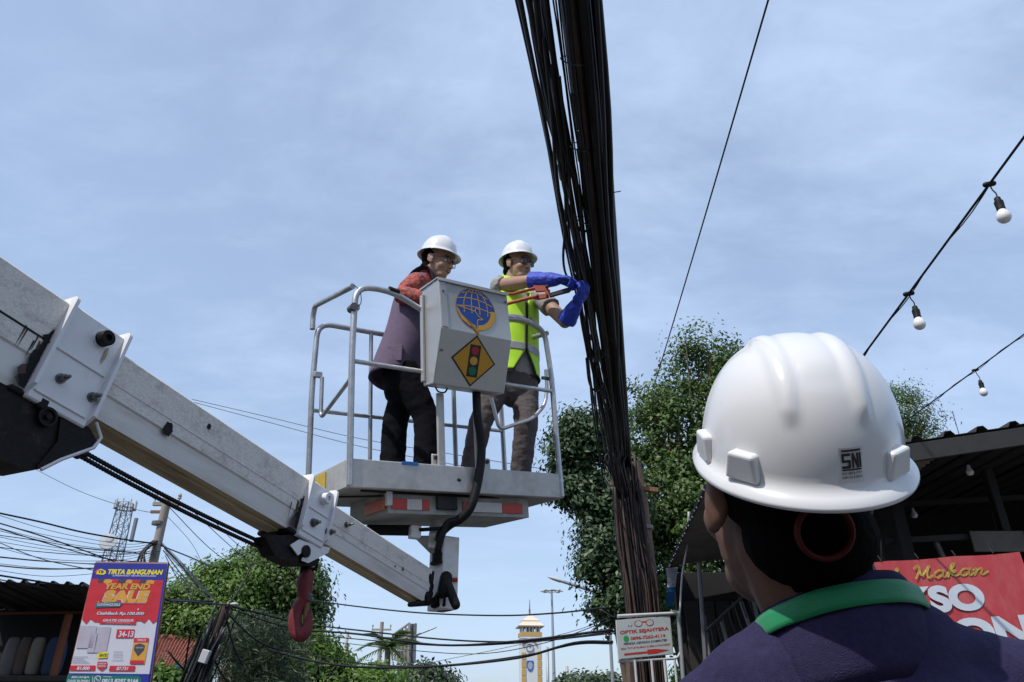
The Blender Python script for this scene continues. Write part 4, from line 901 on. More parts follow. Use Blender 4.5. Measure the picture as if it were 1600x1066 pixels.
# ================================================================== CABLES AND THE POLE THAT CARRIES THEM
def line_through(px0, py0, px1, py1, h0, h1, back=2.2, n=18, sg=.03):
    a = PZ(px0, py0, CAMH+h0); b = PZ(px1, py1, CAMH+h1); d = (b-a); a2 = a-d*(back/d.length); return sag(a2, b, sg, n)
POLE = P(1003, 760, 8.35); PX, PY = POLE.x, 8.35
bundle = thing('cable_bundle', V((1.35, 8.1, 4.0)), 'thick bundle of black telephone cables running overhead to the wooden pole', 'cables')
spec = []
for i in range(17): spec.append((806+i*3.2+random.uniform(-2, 2), random.uniform(950, 972), random.uniform(.006, .012), random.uniform(2.74, 2.95)))
for x in (863, 868, 874): spec.append((x, random.uniform(962, 975), .0045, random.uniform(2.75, 2.9)))
for i in range(26): spec.append((882+i*2.1+random.uniform(-2, 2), 963+i*.75+random.uniform(-4, 4), random.uniform(.009, .017), random.uniform(2.72, 3.0)))
for x, e in ((884, 965), (893, 970), (903, 973), (912, 977), (922, 980), (931, 983)): spec.append((x, e, .028, 2.88))
for i, (xt, xe, r, h) in enumerate(spec):
    pts = line_through(xt, 0, xe, random.uniform(700, 735), h, random.uniform(2.54, 2.66), 2.8, 16, random.uniform(.0, .06))
    if r < .02:                                   # none of them hangs quite straight
        amp = random.uniform(.004, .03 if i < 17 else .014); ph = random.uniform(0, 6)
        pts = [p+V((amp*math.sin(ph+k*1.3), 0, amp*math.cos(ph*2+k*1.1)))*(1 if 0 < k < 16 else 0) for k, p in enumerate(pts)]
    e = pts[-1]                                   # turn down along the pole
    dx_ = random.uniform(-.17, -.02); z1 = random.choice([random.uniform(.3, 1.5), e.z-random.uniform(1.4, 1.9), e.z-random.uniform(1.3, 1.6)])
    tail = [e+V((dx_*.3, .10, -.10)), V((PX-.13+dx_, PY-.12+random.uniform(-.06, .04), e.z-.45)), V((PX-.11+dx_*.8+random.uniform(-.03, .03), PY-.13+random.uniform(-.05, .03), e.z-1.2)), V((PX-.10+dx_*.9, PY-.13+random.uniform(-.05, .03), z1))]
    c = catmull(pts[:-1:2]+[e]+tail, 4)
    MB().tube(c, r, 6 if r < .02 else 8).build('cable', random.choice(['black_cable', 'black_cable', 'black_cable', 'grey_cable', 'brown_cable'] if r < .02 else ['black_cable']), bundle, 180)
for k in range(40):                              # older brown cables lashed down the pole
    x = PX-.33+.0078*k+random.uniform(-.02, .02); z0 = random.uniform(3.4, 4.2); y = PY-.17+random.uniform(-.07, .03)
    c = catmull([V((x-.03, y-.05, z0)), V((x+random.uniform(-.03, .03), y, z0-.7)), V((x+.04+random.uniform(-.03, .03), y, 2.6)), V((x+.06+random.uniform(-.02, .02), y, 1.6)), V((x+.07, y, .2))], 4)
    MB().tube(c, random.uniform(.007, .016), 6).build('cable', random.choice(['brown_cable', 'brown_cable', 'black_cable']), bundle, 180)
for k in range(16):                              # ties, joint sleeves and stray ends
    xt = random.uniform(850, 960); yt = random.uniform(120, 640); z = 2.84
    xl = float(np.interp(yt, [0, 200, 400, 640], [815, 850, 893, 930])); xr_ = float(np.interp(yt, [0, 400, 640], [935, 966, 975])); x = xl+(xr_-xl)*random.random()*.6
    p = PZ(x, yt, CAMH+z-.12); d = (PZ(x+6, yt+40, CAMH+z-.12)-p).normalized()
    MB().tube([p, p+d*random.uniform(.06, .14)], random.uniform(.009, .015), 8, round_cap=True).build('joint_sleeve', 'grey_cable', bundle, 180)
for k in range(9):
    yt = random.uniform(480, 690); x = float(np.interp(yt, [470, 700], [912, 948]))+random.uniform(-2, 40); p = PZ(x, yt, CAMH+2.45)
    q = [p+V((random.uniform(-.05, .05), random.uniform(-.05, .05), random.uniform(-.06, .02)))*s_ for s_ in (0, 1, 2)]
    MB().tube(catmull(q, 4), .0022, 5).build('loose_wire_end', random.choice(['black_cable', 'brown_cable']), bundle, 180)
MB().tube([PZ(958, 301, CAMH+2.6), PZ(970, 299, CAMH+2.6)], .003, 5).build('loose_wire_end', 'grey_cable', bundle, 180)
for yt in (95, 230, 345, 455, 560, 640):           # lashing wires round the bundle
    c_ = [PZ(float(np.interp(yt, [0, 200, 400, 640], [886, 905, 925, 950]))+12*math.cos(a_)*1.6, yt+6*math.sin(a_*1.0)+4*math.cos(a_), CAMH+2.80-.16*math.sin(a_)) for a_ in np.linspace(0, 2*math.pi, 15)]
    MB().tube(c_, .0035, 5).build('lashing', 'grey_cable', bundle, 180)
# the slack cables at the worker's gloves
for pts in (((868, 150), (880, 260), (884, 340), (880, 400), (884, 428), (893, 437)), ((874, 120), (888, 250), (893, 330), (899, 400), (904, 440), (908, 470), (914, 520), (922, 590), (938, 700)),
            ((905, 380), (915, 430), (926, 462), (940, 484), (956, 490)), ((900, 430), (908, 500), (920, 570), (926, 640), (944, 760)), ((906, 450), (914, 520), (930, 600), (948, 680), (960, 760)),
            ((912, 470), (922, 540), (932, 640), (936, 700)), ((850, 60), (862, 180), (872, 300), (892, 400), (916, 470), (930, 540), (946, 640), (958, 730)), ((862, 100), (876, 215), (893, 262), (905, 300), (912, 380), (930, 470), (950, 560), (962, 660), (970, 740)), ((898, 330), (903, 355), (914, 362), (922, 350), (918, 330), (908, 322)), ((916, 560), (921, 600), (934, 612), (944, 600), (940, 575))):
    yy = []
    for x, y in pts: yy.append(PZ(x, y, CAMH+2.67) if y < 560 else P(x, y, float(np.interp(y, [560, 760], [5.35, 8.0]))))
    MB().tube(catmull(yy, 5), .0085, 6).build('slack_cable', 'black_cable', bundle, 180)

pole = thing('wooden_pole', (PX, PY, 0), 'brown weathered wooden utility pole under the cable bundle', 'utility pole')
m = MB(); pts = [V((PX+.02, PY, -.2)), V((PX+.012, PY, 1.5)), V((PX, PY, 2.6)), V((PX-.03, PY, 3.6)), V((PX-.07, PY, 4.05))]; m.tube(pts, [.105, .098, .09, .084, .078], 18); m.build('post', 'wood_pole', pole, 60)
m = MB(); m.tube([V((PX-.20, PY+.02, -.2)), V((PX-.21, PY, 2.2)), V((PX-.24, PY, 3.9))], [.075, .07, .06], 14); m.build('second_post', 'brown_cable', pole, 60)
m = MB(); m.box((PX-.1, PY-.05, 3.75), (.55, .05, .05), Matrix.Rotation(R(8), 3, 'Y'), bev=.004); m.build('cross_bracket', 'rust', pole)
m = MB(); m.box(P(958, 735, 8.2), (.09, .06, .10), None, bev=.006); m.build('junction_box', 'grey_pole', pole)
m = MB(); m.lathe([(.10, -.02), (.10, .02)], 16, 0, Matrix.Translation((PX-.01, PY, 3.3))); m.build('pole_band', 'bolt', pole)

# ------------------------------------------------------------------ the optician's sign in front of the pole
SY = 7.55
sg_ = thing('hanging_sign', P(1005, 1064, SY), 'white hanging sign with red spectacles and red lettering in front of the pole', 'sign')
tl, tr, bl = P(963, 969, SY), P(1047, 962, SY+.15), P(966, 1031, SY)
ux_ = (tr-tl).normalized(); uy_ = V((0, 0, 1)); wS = (tr-tl).length; hS = (tl-bl).length
m = MB(); m.prism([tl-uy_*hS, tl-uy_*hS+ux_*wS, tl+ux_*wS, tl], ux_.cross(uy_)*-.02); po = m.build('panel', 's_white', sg_)
d = Decal(tl-uy_*hS, ux_, uy_, ux_.cross(uy_), .0015, .003)
d.rect(.006, .006, wS-.012, hS-.012, 's_pale', 0)
gy = hS*.86
for s_ in (-1, 1):
    cx = wS*.50+s_*wS*.105; d.ell(cx, gy, wS*.075, hS*.085, 's_red', 1); d.ell(cx, gy, wS*.060, hS*.068, 's_pale', 2)
d.line([(wS*.465, gy+.012), (wS*.535, gy+.012)], .012, 's_red', 1); d.line([(wS*.325, gy+hS*.04), (wS*.37, gy+hS*.03)], .012, 's_red', 1); d.line([(wS*.675, gy+hS*.04), (wS*.63, gy+hS*.03)], .012, 's_red', 1)
d.text('L.J', wS*.20, hS*.79, wS*.08, hS*.06, 'b_dark', 1, shear=.3)
d.text('OPTIK SEJAHTERA', wS*.5, hS*.60, wS*.90, hS*.115, 's_red', 1, bold=.035, align='C')
d.ell(wS*.155, hS*.50, .028, .028, 's_green', 1); d.text('0896-7262-4114', wS*.55, hS*.455, wS*.64, hS*.085, 's_red', 1, bold=.03, align='C')
d.text('PERIKSA DENGAN KOMPUTER', wS*.5, hS*.345, wS*.80, hS*.06, 'b_dark', 1, bold=.02, shear=.2, align='C')
d.text('BISA TUTUP RUMAH & MELAYANI RESEP', wS*.5, hS*.235, wS*.90, hS*.05, 's_red', 1, bold=.015, align='C')
d.poly([(wS*.10, hS*.09), (wS*.52, hS*.09), (wS*.52, hS*.06), (wS*.68, hS*.06), (wS*.93, hS*.12), (wS*.68, hS*.18), (wS*.52, hS*.18), (wS*.52, hS*.14), (wS*.10, hS*.14)], 's_red', 1)
d.build('sign_print', po)
def spx(x, y, dy=.03): return P(x, y, SY+dy)
MB().tube([spx(965, 963), spx(1062, 958, .17)], .016, 8).build('top_bar', 'pale_grey', sg_, 60)
MB().tube(fillet([spx(1048, 956, .17), spx(1060, 958, .17), spx(1068, 1064, .17)], .03), .022, 8).build('side_post', 'lamp_grey', sg_, 60)
MB().tube(fillet([spx(966, 1034, .02), spx(1058, 1029, .17), spx(1064, 1018, .17)], .05), .012, 8).build('bottom_bar', 'pale_grey', sg_, 60)
for x in (992, 1018, 1038, 1054): MB().tube([spx(x, 1031, .05), V((spx(x, 1031, .05).x+.02, SY+.05, .1))], .013, 8).build('leg', 'pale_grey', sg_, 60)

# ------------------------------------------------------------------ single overhead wires
def owire(name, pts, r, label, m='black_cable', cat='wire', group=None):
    return tag(wire(name, pts, r, m), label, cat, group)
a, b = P(1212, -40, 3.2), P(1024, 596, 9.5)
owire('overhead_wire', sag(a, b, .02, 16), .0075, 'single thin black wire slanting across the sky right of the cable bundle')

# ------------------------------------------------------------------ festoon lights over the shop front
bulb_me = None
def festoon(name, a, b, s_, r, fr, label, hang=.12, k=1.0):
    t = thing(name, a, label, 'string lights', 'festoon lights over the shop front')
    pts = sag(a, b, s_, 30); MB().tube(pts, r, 6).build('cord', 'black_cable', t, 180)
    MB().tube([p+V((.006, 0, .012*math.sin(i*.9))) for i, p in enumerate(pts)], r*.45, 5).build('support_wire', 'grey_cable', t, 180)
    for f_ in fr:
        i = f_*30; p = pts[int(i)].lerp(pts[min(30, int(i)+1)], i-int(i))
        bo_ = MB().tube([p-V((.02, 0, .004))*1, p+V((.02, 0, .004))], r*2.0, 8, round_cap=True).build('cord_clip', 'black_rubber', t, 60)
        e = p+V((.012, 0, -hang))
        MB().tube(catmull([p, p+V((.004, 0, -hang*.4)), p+V((.016, 0, -hang*.7)), e], 4), .0035, 6).build('drop_lead', 'black_rubber', bo_, 180)
        b_ = MB(); b_.lathe([(.008, .005), (.014, .0), (.016, -.02), (.021, -.024), (.021, -.038), (.019, -.058), (.020, -.062), (.020, -.07)], 14, 0, Matrix.Translation(e)); so = b_.build('lamp_holder', 'black_rubber', t, 45)
        b_ = MB(); pr_ = [(.014, -.066), (.018, -.076), (.026, -.088), (.031, -.102), (.032, -.114), (.029, -.127), (.021, -.138), (.010, -.144), (.001, -.1455)]
        b_.lathe(pr_, 18, 0, Matrix.Translation(e)); b_.build('bulb', 'bulb_glass', so, 180)
    return t
def frac_at(a, b, px, k=300):
    best = 0; bd = 1e9
    for i in range(k):
        p = V(a).lerp(V(b), i/k)-CAM; zc = p.y*CP+p.z*SP; x = 800+FPX*p.x/zc
        if abs(x-px) < bd: bd = abs(x-px); best = i/k
    return best
a, b = P(1760, -3, 2.0), P(1300, 622, 4.6); festoon('string_lights', a, b, .0, .007, [frac_at(a, b, 1546), frac_at(a, b, 1420)], 'black festoon cord with two white bulbs, the upper one in the sky', .085)
a, b = P(1760, 405, 4.6), P(1425, 651, 6.5); festoon('string_lights', a, b, .0, .006, [frac_at(a, b, 1524)], 'black festoon cord with one small white bulb just above the shop roof', .10)

# ================================================================== TREES
def leaves(name, pts, nrm, size, m, parent, aspect=.5, seed=0):
    r_ = np.random.default_rng(seed); n = len(pts); d = r_.normal(size=(n, 3)); d -= nrm*(d*nrm).sum(1, keepdims=True)*.75; d[:, 2] -= .35
    d /= np.linalg.norm(d, axis=1, keepdims=True)+1e-9; s = np.cross(nrm, d); s /= np.linalg.norm(s, axis=1, keepdims=True)+1e-9; s_z = size*r_.uniform(.6, 1.35, (n, 1))
    u = np.cross(d, s)*s_z*.12
    v = np.stack([pts, pts+d*s_z*.5+s*s_z*aspect*.5+u, pts+d*s_z, pts+d*s_z*.5-s*s_z*aspect*.5+u], 1).reshape(-1, 3)
    me = bpy.data.meshes.new(name); me.vertices.add(4*n); me.vertices.foreach_set('co', v.ravel()); me.loops.add(4*n); me.loops.foreach_set('vertex_index', np.arange(4*n)); me.polygons.add(n); me.polygons.foreach_set('loop_start', np.arange(0, 4*n, 4)); me.polygons.foreach_set('loop_total', np.full(n, 4))
    me.materials.append(MATS[m]); me.update(calc_edges=True); return put(name, me, parent)
def crown_points(blobs, nclump, per, crad, seed, flat=.6, inner=.45):
    r_ = np.random.default_rng(seed); P_ = []; N_ = []
    vol = np.array([b[1][0]*b[1][1]*b[1][2] for b in blobs])**.72; cnt = np.maximum(1, (nclump*vol/vol.sum()).astype(int))
    for (c, rad), k in zip(blobs, cnt):
        d = r_.normal(size=(k, 3)); d /= np.linalg.norm(d, axis=1, keepdims=True); rr = r_.uniform(inner, 1.06, (k, 1))**.6*r_.choice([1, 1, 1, 1.14, .9], (k, 1))
        cc = np.array(c)+d*np.array(rad)*rr
        for q, dd in zip(cc, d):
            kk = int(per*r_.uniform(.5, 1.4)); o = r_.normal(size=(kk, 3))*crad*r_.uniform(.6, 1.3)*np.array([1, 1, flat]); P_.append(q+o)
            nn = o*.8+dd*crad*.8+np.array([0, 0, crad*1.1])+r_.normal(size=(kk, 3))*crad*.7; N_.append(nn/np.linalg.norm(nn, axis=1, keepdims=True))
    return np.concatenate(P_), np.concatenate(N_)
def tree(name, base, blobs, nclump, per, crad, size, m, label, trunk_r=.18, group='trees along the street', cat='tree', seed=1, aspect=.5, cname='crown'):
    t = thing(name, base, label, cat, group); base = V(base); top = V(blobs[0][0])
    tp = catmull([base-V((0, 0, .2)), base.lerp(top, .4)+V((random.uniform(-.15, .15), 0, 0)), top], 5)
    tk = MB(); k = len(tp); tk.tube(tp, [trunk_r*(1-.72*i/(k-1)) for i in range(k)], 12); to = tk.build('trunk', 'bark', t, 60)
    lm = MB()
    for c, rad in blobs:
        c = V(c); st = tp[int(k*random.uniform(.35, .8))]
        lp = catmull([st, st.lerp(c, .5)+V((0, 0, .12*rad[2])), c+V((0, 0, rad[2]*.4))], 4); lm.tube(lp, [trunk_r*.42*(1-.8*i/(len(lp)-1)) for i in range(len(lp))], 7)
        for q in range(7):
            e = c+V((random.uniform(-1, 1)*rad[0], random.uniform(-1, 1)*rad[1], random.uniform(-.7, .9)*rad[2]))*.8; lm.tube([lp[len(lp)//2], lp[len(lp)//2].lerp(e, .55)+V((0, 0, .05)), e], [trunk_r*.16, trunk_r*.1, trunk_r*.04], 5)
    lm.build('limbs', 'bark', t, 60)
    pts, nr = crown_points(blobs, nclump, per, crad, seed); leaves(cname, pts, nr, size, m, t, aspect, seed); return t
def pb(px, py, Y, rpx, rpy, ry=None):            # crown lobe measured in the picture
    c = P(px, py, Y); zc = ray(px, py); k = (Y/zc.y)/FPX; return (tuple(c), (rpx*k, ry or (rpx*k*.9), rpy*k*1.05))
# big tree behind the pole and the man's hat
T1 = 13.0
tree('broadleaf_tree', (P(1010, 1000, T1).x+.4, T1, 0), [pb(1060, 680, T1, 72, 78), pb(1110, 572, T1, 58, 46), pb(1150, 590, T1, 30, 40), pb(1022, 625, T1, 40, 38), pb(1160, 660, T1, 80, 70), pb(1010, 770, T1, 62, 80), pb(1085, 800, T1-.3, 75, 85), pb(1000, 880, T1, 50, 60), pb(1180, 760, T1, 80, 80), pb(1070, 900, T1, 60, 60), pb(980, 950, T1, 36, 34), pb(1040, 960, T1, 45, 40)],
     430, 150, .19, .085, 'leaf_mid', 'tall leafy green tree rising between the cable bundle and the white hat', .24, seed=3)
T2 = 11.5
tree('dark_tree', (P(992, 1000, T2).x, T2, 0), [pb(972, 760, T2, 26, 60), pb(908, 685, T2, 36, 40), pb(890, 715, T2, 22, 30), pb(940, 670, T2, 22, 22), pb(886, 770, T2, 20, 24), pb(925, 775, T2, 28, 32), pb(945, 840, T2, 32, 34), pb(935, 885, T2, 26, 26), pb(965, 930, T2, 26, 36), pb(948, 945, T2, 16, 18)],
     240, 130, .14, .085, 'leaf_dark', 'dark leaved tree left of the cable bundle behind the basket corner', .14, seed=5)
T3_ = 15.0
tree('feathery_tree', (P(1400, 1000, T3_).x, T3_, 0), [pb(1395, 648, T3_, 62, 42), pb(1330, 660, T3_, 60, 50), pb(1440, 662, T3_, 26, 20), pb(1385, 720, T3_, 70, 50)],
     170, 120, .18, .075, 'leaf_mid', 'green tree showing right of the white hat above the shop roof', .18, seed=8, aspect=.32)
# left side: green trees behind the hook
L1 = 19.0
tree('broadleaf_tree', (P(430, 1066, L1).x, L1, 0), [pb(435, 905, L1, 62, 44), pb(395, 890, L1, 26, 26), pb(470, 900, L1, 30, 22), pb(420, 975, L1, 70, 50), pb(475, 955, L1, 30, 36), pb(405, 875, L1, 16, 18), pb(490, 930, L1, 14, 18)],
     250, 110, .22, .12, 'leaf_mid', 'leafy tree with dark gaps directly behind the red hook', .2, seed=11)
tree('broadleaf_tree', (P(330, 1066, L1-1).x, L1-1, 0), [pb(325, 915, L1-1, 36, 34), pb(365, 915, L1-1, 36, 34), pb(300, 945, L1-1, 40, 36), pb(270, 985, L1-1, 32, 30), pb(345, 965, L1-1, 55, 45), pb(265, 945, L1-1, 22, 20)],
     240, 110, .22, .11, 'leaf_bright', 'bright green tree between the sale banner and the tree behind the hook', .2, seed=12)
L2 = 15.0
tree('broadleaf_tree', (P(480, 1080, L2).x, L2, 0), [pb(475, 1030, L2, 52, 34), pb(440, 1055, L2, 50, 34), pb(515, 1035, L2, 24, 14), pb(510, 1070, L2, 46, 30), pb(560, 1075, L2, 30, 22)],
     420, 48, .15, .13, 'leaf_bright', 'low bright green tree with long leaves below the red hook', .1, seed=14, aspect=.3)
# drooping feathery tree round the tangled pole
def weeping(name, base, px0, px1, py0, py1, Y, n, label):
    t = thing(name, base, label, 'tree', 'trees along the street'); m = MB(); tp = P((px0+px1)/2, py0+10, Y)
    m.tube(catmull([V(base)-V((0, 0, .2)), V(base).lerp(tp, .5)+V((.1, 0, 0)), tp], 5), [.10-.007*i for i in range(11)], 8); m.build('trunk', 'bark', t, 60)
    r_ = np.random.default_rng(21); pp = []; nn = []
    for k in range(n):
        x = r_.normal((px0+px1)/2, (px1-px0)*.24); y = r_.uniform(py0, py1-20)+abs(x-(px0+px1)/2)*.25; q = np.array(P(x, y, Y+r_.uniform(-.9, .9))); L_ = r_.uniform(.2, .6); dx_ = r_.normal(0, .16)
        tt = np.linspace(0, 1, 34)[:, None]; pts = q+np.concatenate([dx_*tt, r_.normal(0, .05)*tt, -L_*tt**1.4+.05*tt], 1)+r_.normal(0, .022, (34, 3)); pp.append(pts); nn.append(r_.normal(size=(34, 3)))
    pp = np.concatenate(pp); nn = np.concatenate(nn); nn /= np.linalg.norm(nn, axis=1, keepdims=True)
    leaves('crown', pp, nn, .13, 'needle', t, .10, 22); return t
weeping('weeping_tree', (P(385, 1066, 12.5).x, 12.5, 0), 345, 475, 950, 1090, 12.5, 520, 'dull green feathery drooping tree behind the pole with the tangled wires')
weeping('weeping_tree', (P(300, 1066, 20).x, 20, 0), 265, 345, 930, 1000, 20, 170, 'small wispy drooping tree beside the right edge of the sale banner')
# shrubs and a palm in the middle distance
for x0, Y, bl, mm, lab, sd_ in ((560, 34, [(560, 1062, 40, 22), (600, 1072, 40, 26), (540, 1045, 14, 12)], 'leaf_bright', 'light green tree top at the bottom under the boom tip', 31), (650, 38, [(655, 1062, 42, 20), (690, 1070, 26, 16)], 'leaf_grey', 'greyish green tree top left of the clock tower', 32), (930, 60, [(905, 1068, 30, 9), (945, 1066, 24, 8)], 'leaf_grey', 'low far hedge of trees right of the clock tower', 33), (1100, 9, [(1085, 1062, 16, 10), (1110, 1050, 14, 10)], 'leaf_bright', 'small green plant below the shop fence beside the navy shoulder', 34), (245, 12, [(246, 1062, 14, 12), (262, 1072, 16, 12)], 'leaf_bright', 'green bush by the foot of the sale banner', 35)):
    tree('shrub' if Y < 20 else 'distant_tree', (P(x0, 1066, Y).x, Y, 0), [pb(a_, b_, Y, c_, d_) for a_, b_, c_, d_ in bl], 90, 40, .018*Y**.75, .016*Y**.75, mm, lab, .04 if Y < 20 else .15, 'shrubs and tree tops', 'shrub' if Y < 20 else 'tree', sd_)
def palm(px, py, Y, h, label, seed):
    c = P(px, py, Y); t = thing('palm_tree', (c.x, Y, 0), label, 'palm tree'); MB().tube([V((c.x, Y, -.1)), V((c.x+.1, Y, c.z*.5)), c], [.22, .17, .14], 10).build('trunk', 'bark', t, 60)
    random.seed(seed)
    for k in range(17):
        a_ = random.uniform(0, 6.28); el = random.uniform(-.2, 1.25); L_ = h*random.uniform(.8, 1.1); dr = V((math.cos(a_)*math.cos(el), math.sin(a_)*math.cos(el), math.sin(el)))
        sp = [c+dr*L_*f_-V((0, 0, L_*.55*f_*f_)) for f_ in np.linspace(0, 1, 9)]; m = MB(); m.tube(sp, [.04*(1-.1*i) for i in range(9)], 5)
        sdv = dr.cross(V((0, 0, 1))).normalized()
        for i in range(1, 9):
            for s_ in (-1, 1):
                for o_ in (0, .5):
                    q0 = sp[i-1].lerp(sp[i], o_); q1 = q0+(sdv*s_*.8+dr*.5-V((0, 0, .35)))*L_*.30; w_ = dr*L_*.02; m.add([q0-w_, q0+w_, q1], [(0, 1, 2)])
        m.build('frond', 'leaf_mid', t, None, False)
    return t
palm(606, 1012, 40, 2.1, 'small palm with drooping fronds before the edge on billboard', 4)
# ================================================================== BUILDINGS, SIGNS AND STREET FURNITURE
class PxDecal(Decal):                            # print laid out on a plane, positions measured in the photograph
    def px(s, x, y):
        p = plane_hit(x, y, s.o, s.n)-s.o; return (p.dot(s.ux), p.dot(s.uy))
    def quad(s, x0, y0, x1, y1, m, layer=0, sl=0.0): # box in picture pixels; sl = lean of the sides per pixel of height
        a = [s.px(x0, y0), s.px(x1, y0), s.px(x1-sl*(y1-y0), y1), s.px(x0-sl*(y1-y0), y1)]; return s.poly(a, m, layer)
    def ppoly(s, pts, m, layer=0): return s.poly([s.px(*p) for p in pts], m, layer)
    def ptext(s, body, x0, y0, x1, y1, m, layer=1, **k):
        a = s.px(x0, y1); b = s.px(x1, y1); c = s.px(x0, y0); return s.text(body, a[0], a[1], b[0]-a[0], c[1]-a[1], m, layer, **k)
# ------------------------------------------------------------------ the eating house on the right
def corrugated(name, o, ua, ub, la, lb, pitch, amp, m, parent, thick=.004, trap=False):
    """sheet spanned by ua (across the ribs) and ub (along the ribs)"""
    ua, ub = V(ua).normalized(), V(ub).normalized(); n = ua.cross(ub); n = n if n.z > 0 else -n; pr = []
    k = int(la/pitch)
    for i in range(k):
        if trap: pr += [(i*pitch, 0), (i*pitch+pitch*.62, 0), (i*pitch+pitch*.72, amp), (i*pitch+pitch*.90, amp)]
        else: pr += [((i+f_)*pitch, amp*.5*(1+math.sin(2*math.pi*f_))) for f_ in (0, .25, .5, .75)]
    pr.append((k*pitch, 0)); top = [V(o)+ua*x+n*z for x, z in pr]; c = len(pr)
    m_ = MB(); m_.v = top+[p+ub*lb for p in top]+[p-n*thick for p in top]+[p+ub*lb-n*thick for p in top]
    for i in range(c-1):
        m_.f += [(i, i+1, c+i+1, c+i), (2*c+i, 3*c+i, 3*c+i+1, 2*c+i+1), (i, 2*c+i, 2*c+i+1, i+1), (c+i, c+i+1, 3*c+i+1, 3*c+i)]
    m_.f += [(0, c, 3*c, 2*c), (c-1, 3*c-1, 4*c-1, 2*c-1)]; m_.mi = [0]*len(m_.f); return m_.build(name, m, parent)
shop = thing('eating_house', (4.0, 6.5, 0), 'dark open fronted eating house with corrugated roof at the right edge', 'shop')
A_ = P(1392, 694, 5.15); B_ = P(1640, 657, 5.0); ua = (B_-A_).normalized()
for k in range(6):                               # the roof sheets, side by side
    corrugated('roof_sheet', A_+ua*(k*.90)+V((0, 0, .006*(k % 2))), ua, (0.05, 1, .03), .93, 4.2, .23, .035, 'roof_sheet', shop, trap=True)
m = MB(); m.box(A_+ua*2.6+V((0, .02, -.085)), (5.6, .03, .13), Matrix.Rotation(-math.asin(ua.z), 3, 'Y') @ Matrix.Rotation(math.atan2(ua.y, ua.x), 3, 'Z'), bev=.004); m.build('fascia', 'dark_metal', shop)
# low side roof over the pavement
E0, E1 = P(1103, 757, 5.2), P(1046, 886, 8.35); E1.z = E0.z = (E0.z+E1.z)/2
for k in range(4):
    d_ = (E1-E0); corrugated('awning_sheet', E0+d_*(k*.25), d_, (1, .02, .13), d_.length*.25, 1.75, .085, .02, 'roof_sheet_grey', shop)
MB().tube([E0, E1], .014, 8).build('awning_edge', 'dark_metal', shop)
for k in range(22):
    p = E0.lerp(E1, k/21.)+V((-.02, 0, -.03-.012*(k % 2))); MB().ell(p, (.006, .006, .008), None, 8, 6).build('fairy_light', 'bulb_glass', shop, 180)
# walls, beams, posts
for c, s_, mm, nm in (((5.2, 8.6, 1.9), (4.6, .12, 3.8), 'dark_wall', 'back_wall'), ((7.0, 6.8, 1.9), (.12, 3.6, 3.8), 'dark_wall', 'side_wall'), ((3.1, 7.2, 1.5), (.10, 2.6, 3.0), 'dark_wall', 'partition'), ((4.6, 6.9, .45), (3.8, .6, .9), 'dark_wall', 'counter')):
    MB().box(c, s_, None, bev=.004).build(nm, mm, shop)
for x, y in ((1390, 6.2), (1585, 6.0)):
    p = P(x, 880, y); MB().box((p.x, y, 1.6), (.07, .07, 3.3), None, bev=.005).build('post', 'dark_metal', shop)
for (x0, y0, x1, y1, Y) in ((1385, 846, 1640, 832, 6.0), (1385, 790, 1640, 775, 6.6), (1385, 735, 1640, 718, 7.4)):
    a, b = P(x0, y0, Y), P(x1, y1, Y-.1); MB().tube([a, b], (.035, .035) and .03, 4).build('beam', 'dark_metal', shop)
for x, y0, y1, Y in ((1555, 770, 830, 6.3), (1468, 842, 872, 6.0)): MB().tube([P(x-8, y0, Y), P(x+6, y1, Y)], .022, 6).build('brace', 'roof_sheet_grey', shop)
MB().box(P(1560, 846, 5.9), (.42, .02, .16), None, bev=.003).build('menu_board', 'roof_sheet_grey', shop)
for x, y, Y in ((1515, 736, 5.6), (1431, 741, 5.5), (1428, 803, 6.2)):
    p = P(x, y, Y); bl_ = MB(); bl_.lathe([(.006, .05), (.012, .04), (.014, .02), (.026, .0), (.028, -.014), (.02, -.03), (.001, -.037)], 12, 0, Matrix.Translation(p)); bl_.build('hanging_bulb', 'bulb_glass', shop, 60)
    MB().tube([p+V((0, 0, .04)), p+V((0, 0, .5))], .003, 5).build('bulb_lead', 'black_rubber', shop)
# clutter under the side roof: white flag, loose white cable, railings
flag = thing('cloth_banner', P(1052, 930, 8.3), 'narrow white and blue cloth banner hanging at the far corner of the side roof', 'banner')
rows = [[P(1040+3*t+1.5*math.sin(t*5), 888+60*t, 8.3+.03*math.sin(t*7)), P(1050+2*t+9*(1-t), 886+62*t, 8.36)] for t in np.linspace(0, 1, 9)]
for i0, i1, mm in ((0, 4, 'b_white'), (4, 8, 'goods_blue_bright')):
    if mm not in MATS: mat(mm, (.03, .22, .52), .6)
    v = [p for r_ in rows[i0:i1+1] for p in r_]; v2 = v+[p+V((.0, .006, 0)) for p in v]; n_ = len(v)
    f = [(2*k, 2*k+1, 2*k+3, 2*k+2) for k in range(i1-i0)]; f += [tuple(n_+q for q in ff[::-1]) for ff in f]; put('cloth_band', mesh_from('cloth_band', v2, f, [mm]), flag)
tag(wire('white_cable', catmull([P(1076, 800, 7.2), P(1074, 850, 7.3), P(1066, 900, 7.4), P(1062, 965, 7.45)], 6), .010, 'pale_grey'), 'white cable hanging in front of the side roof of the eating house', 'cable')
fence = thing('railing', P(1140, 1060, 6.4), 'dark leaning railing with grey posts behind the navy shoulder', 'railing')
for (x0, y0, x1, y1) in ((1100, 962, 1112, 1060), (1128, 972, 1146, 1040), (1158, 940, 1182, 1010), (1092, 880, 1104, 1060), (1168, 900, 1190, 990)): MB().tube([P(x0, y0, 6.6), P(x1, y1, 6.5)], .018, 6).build('post', 'fence_grey', fence)
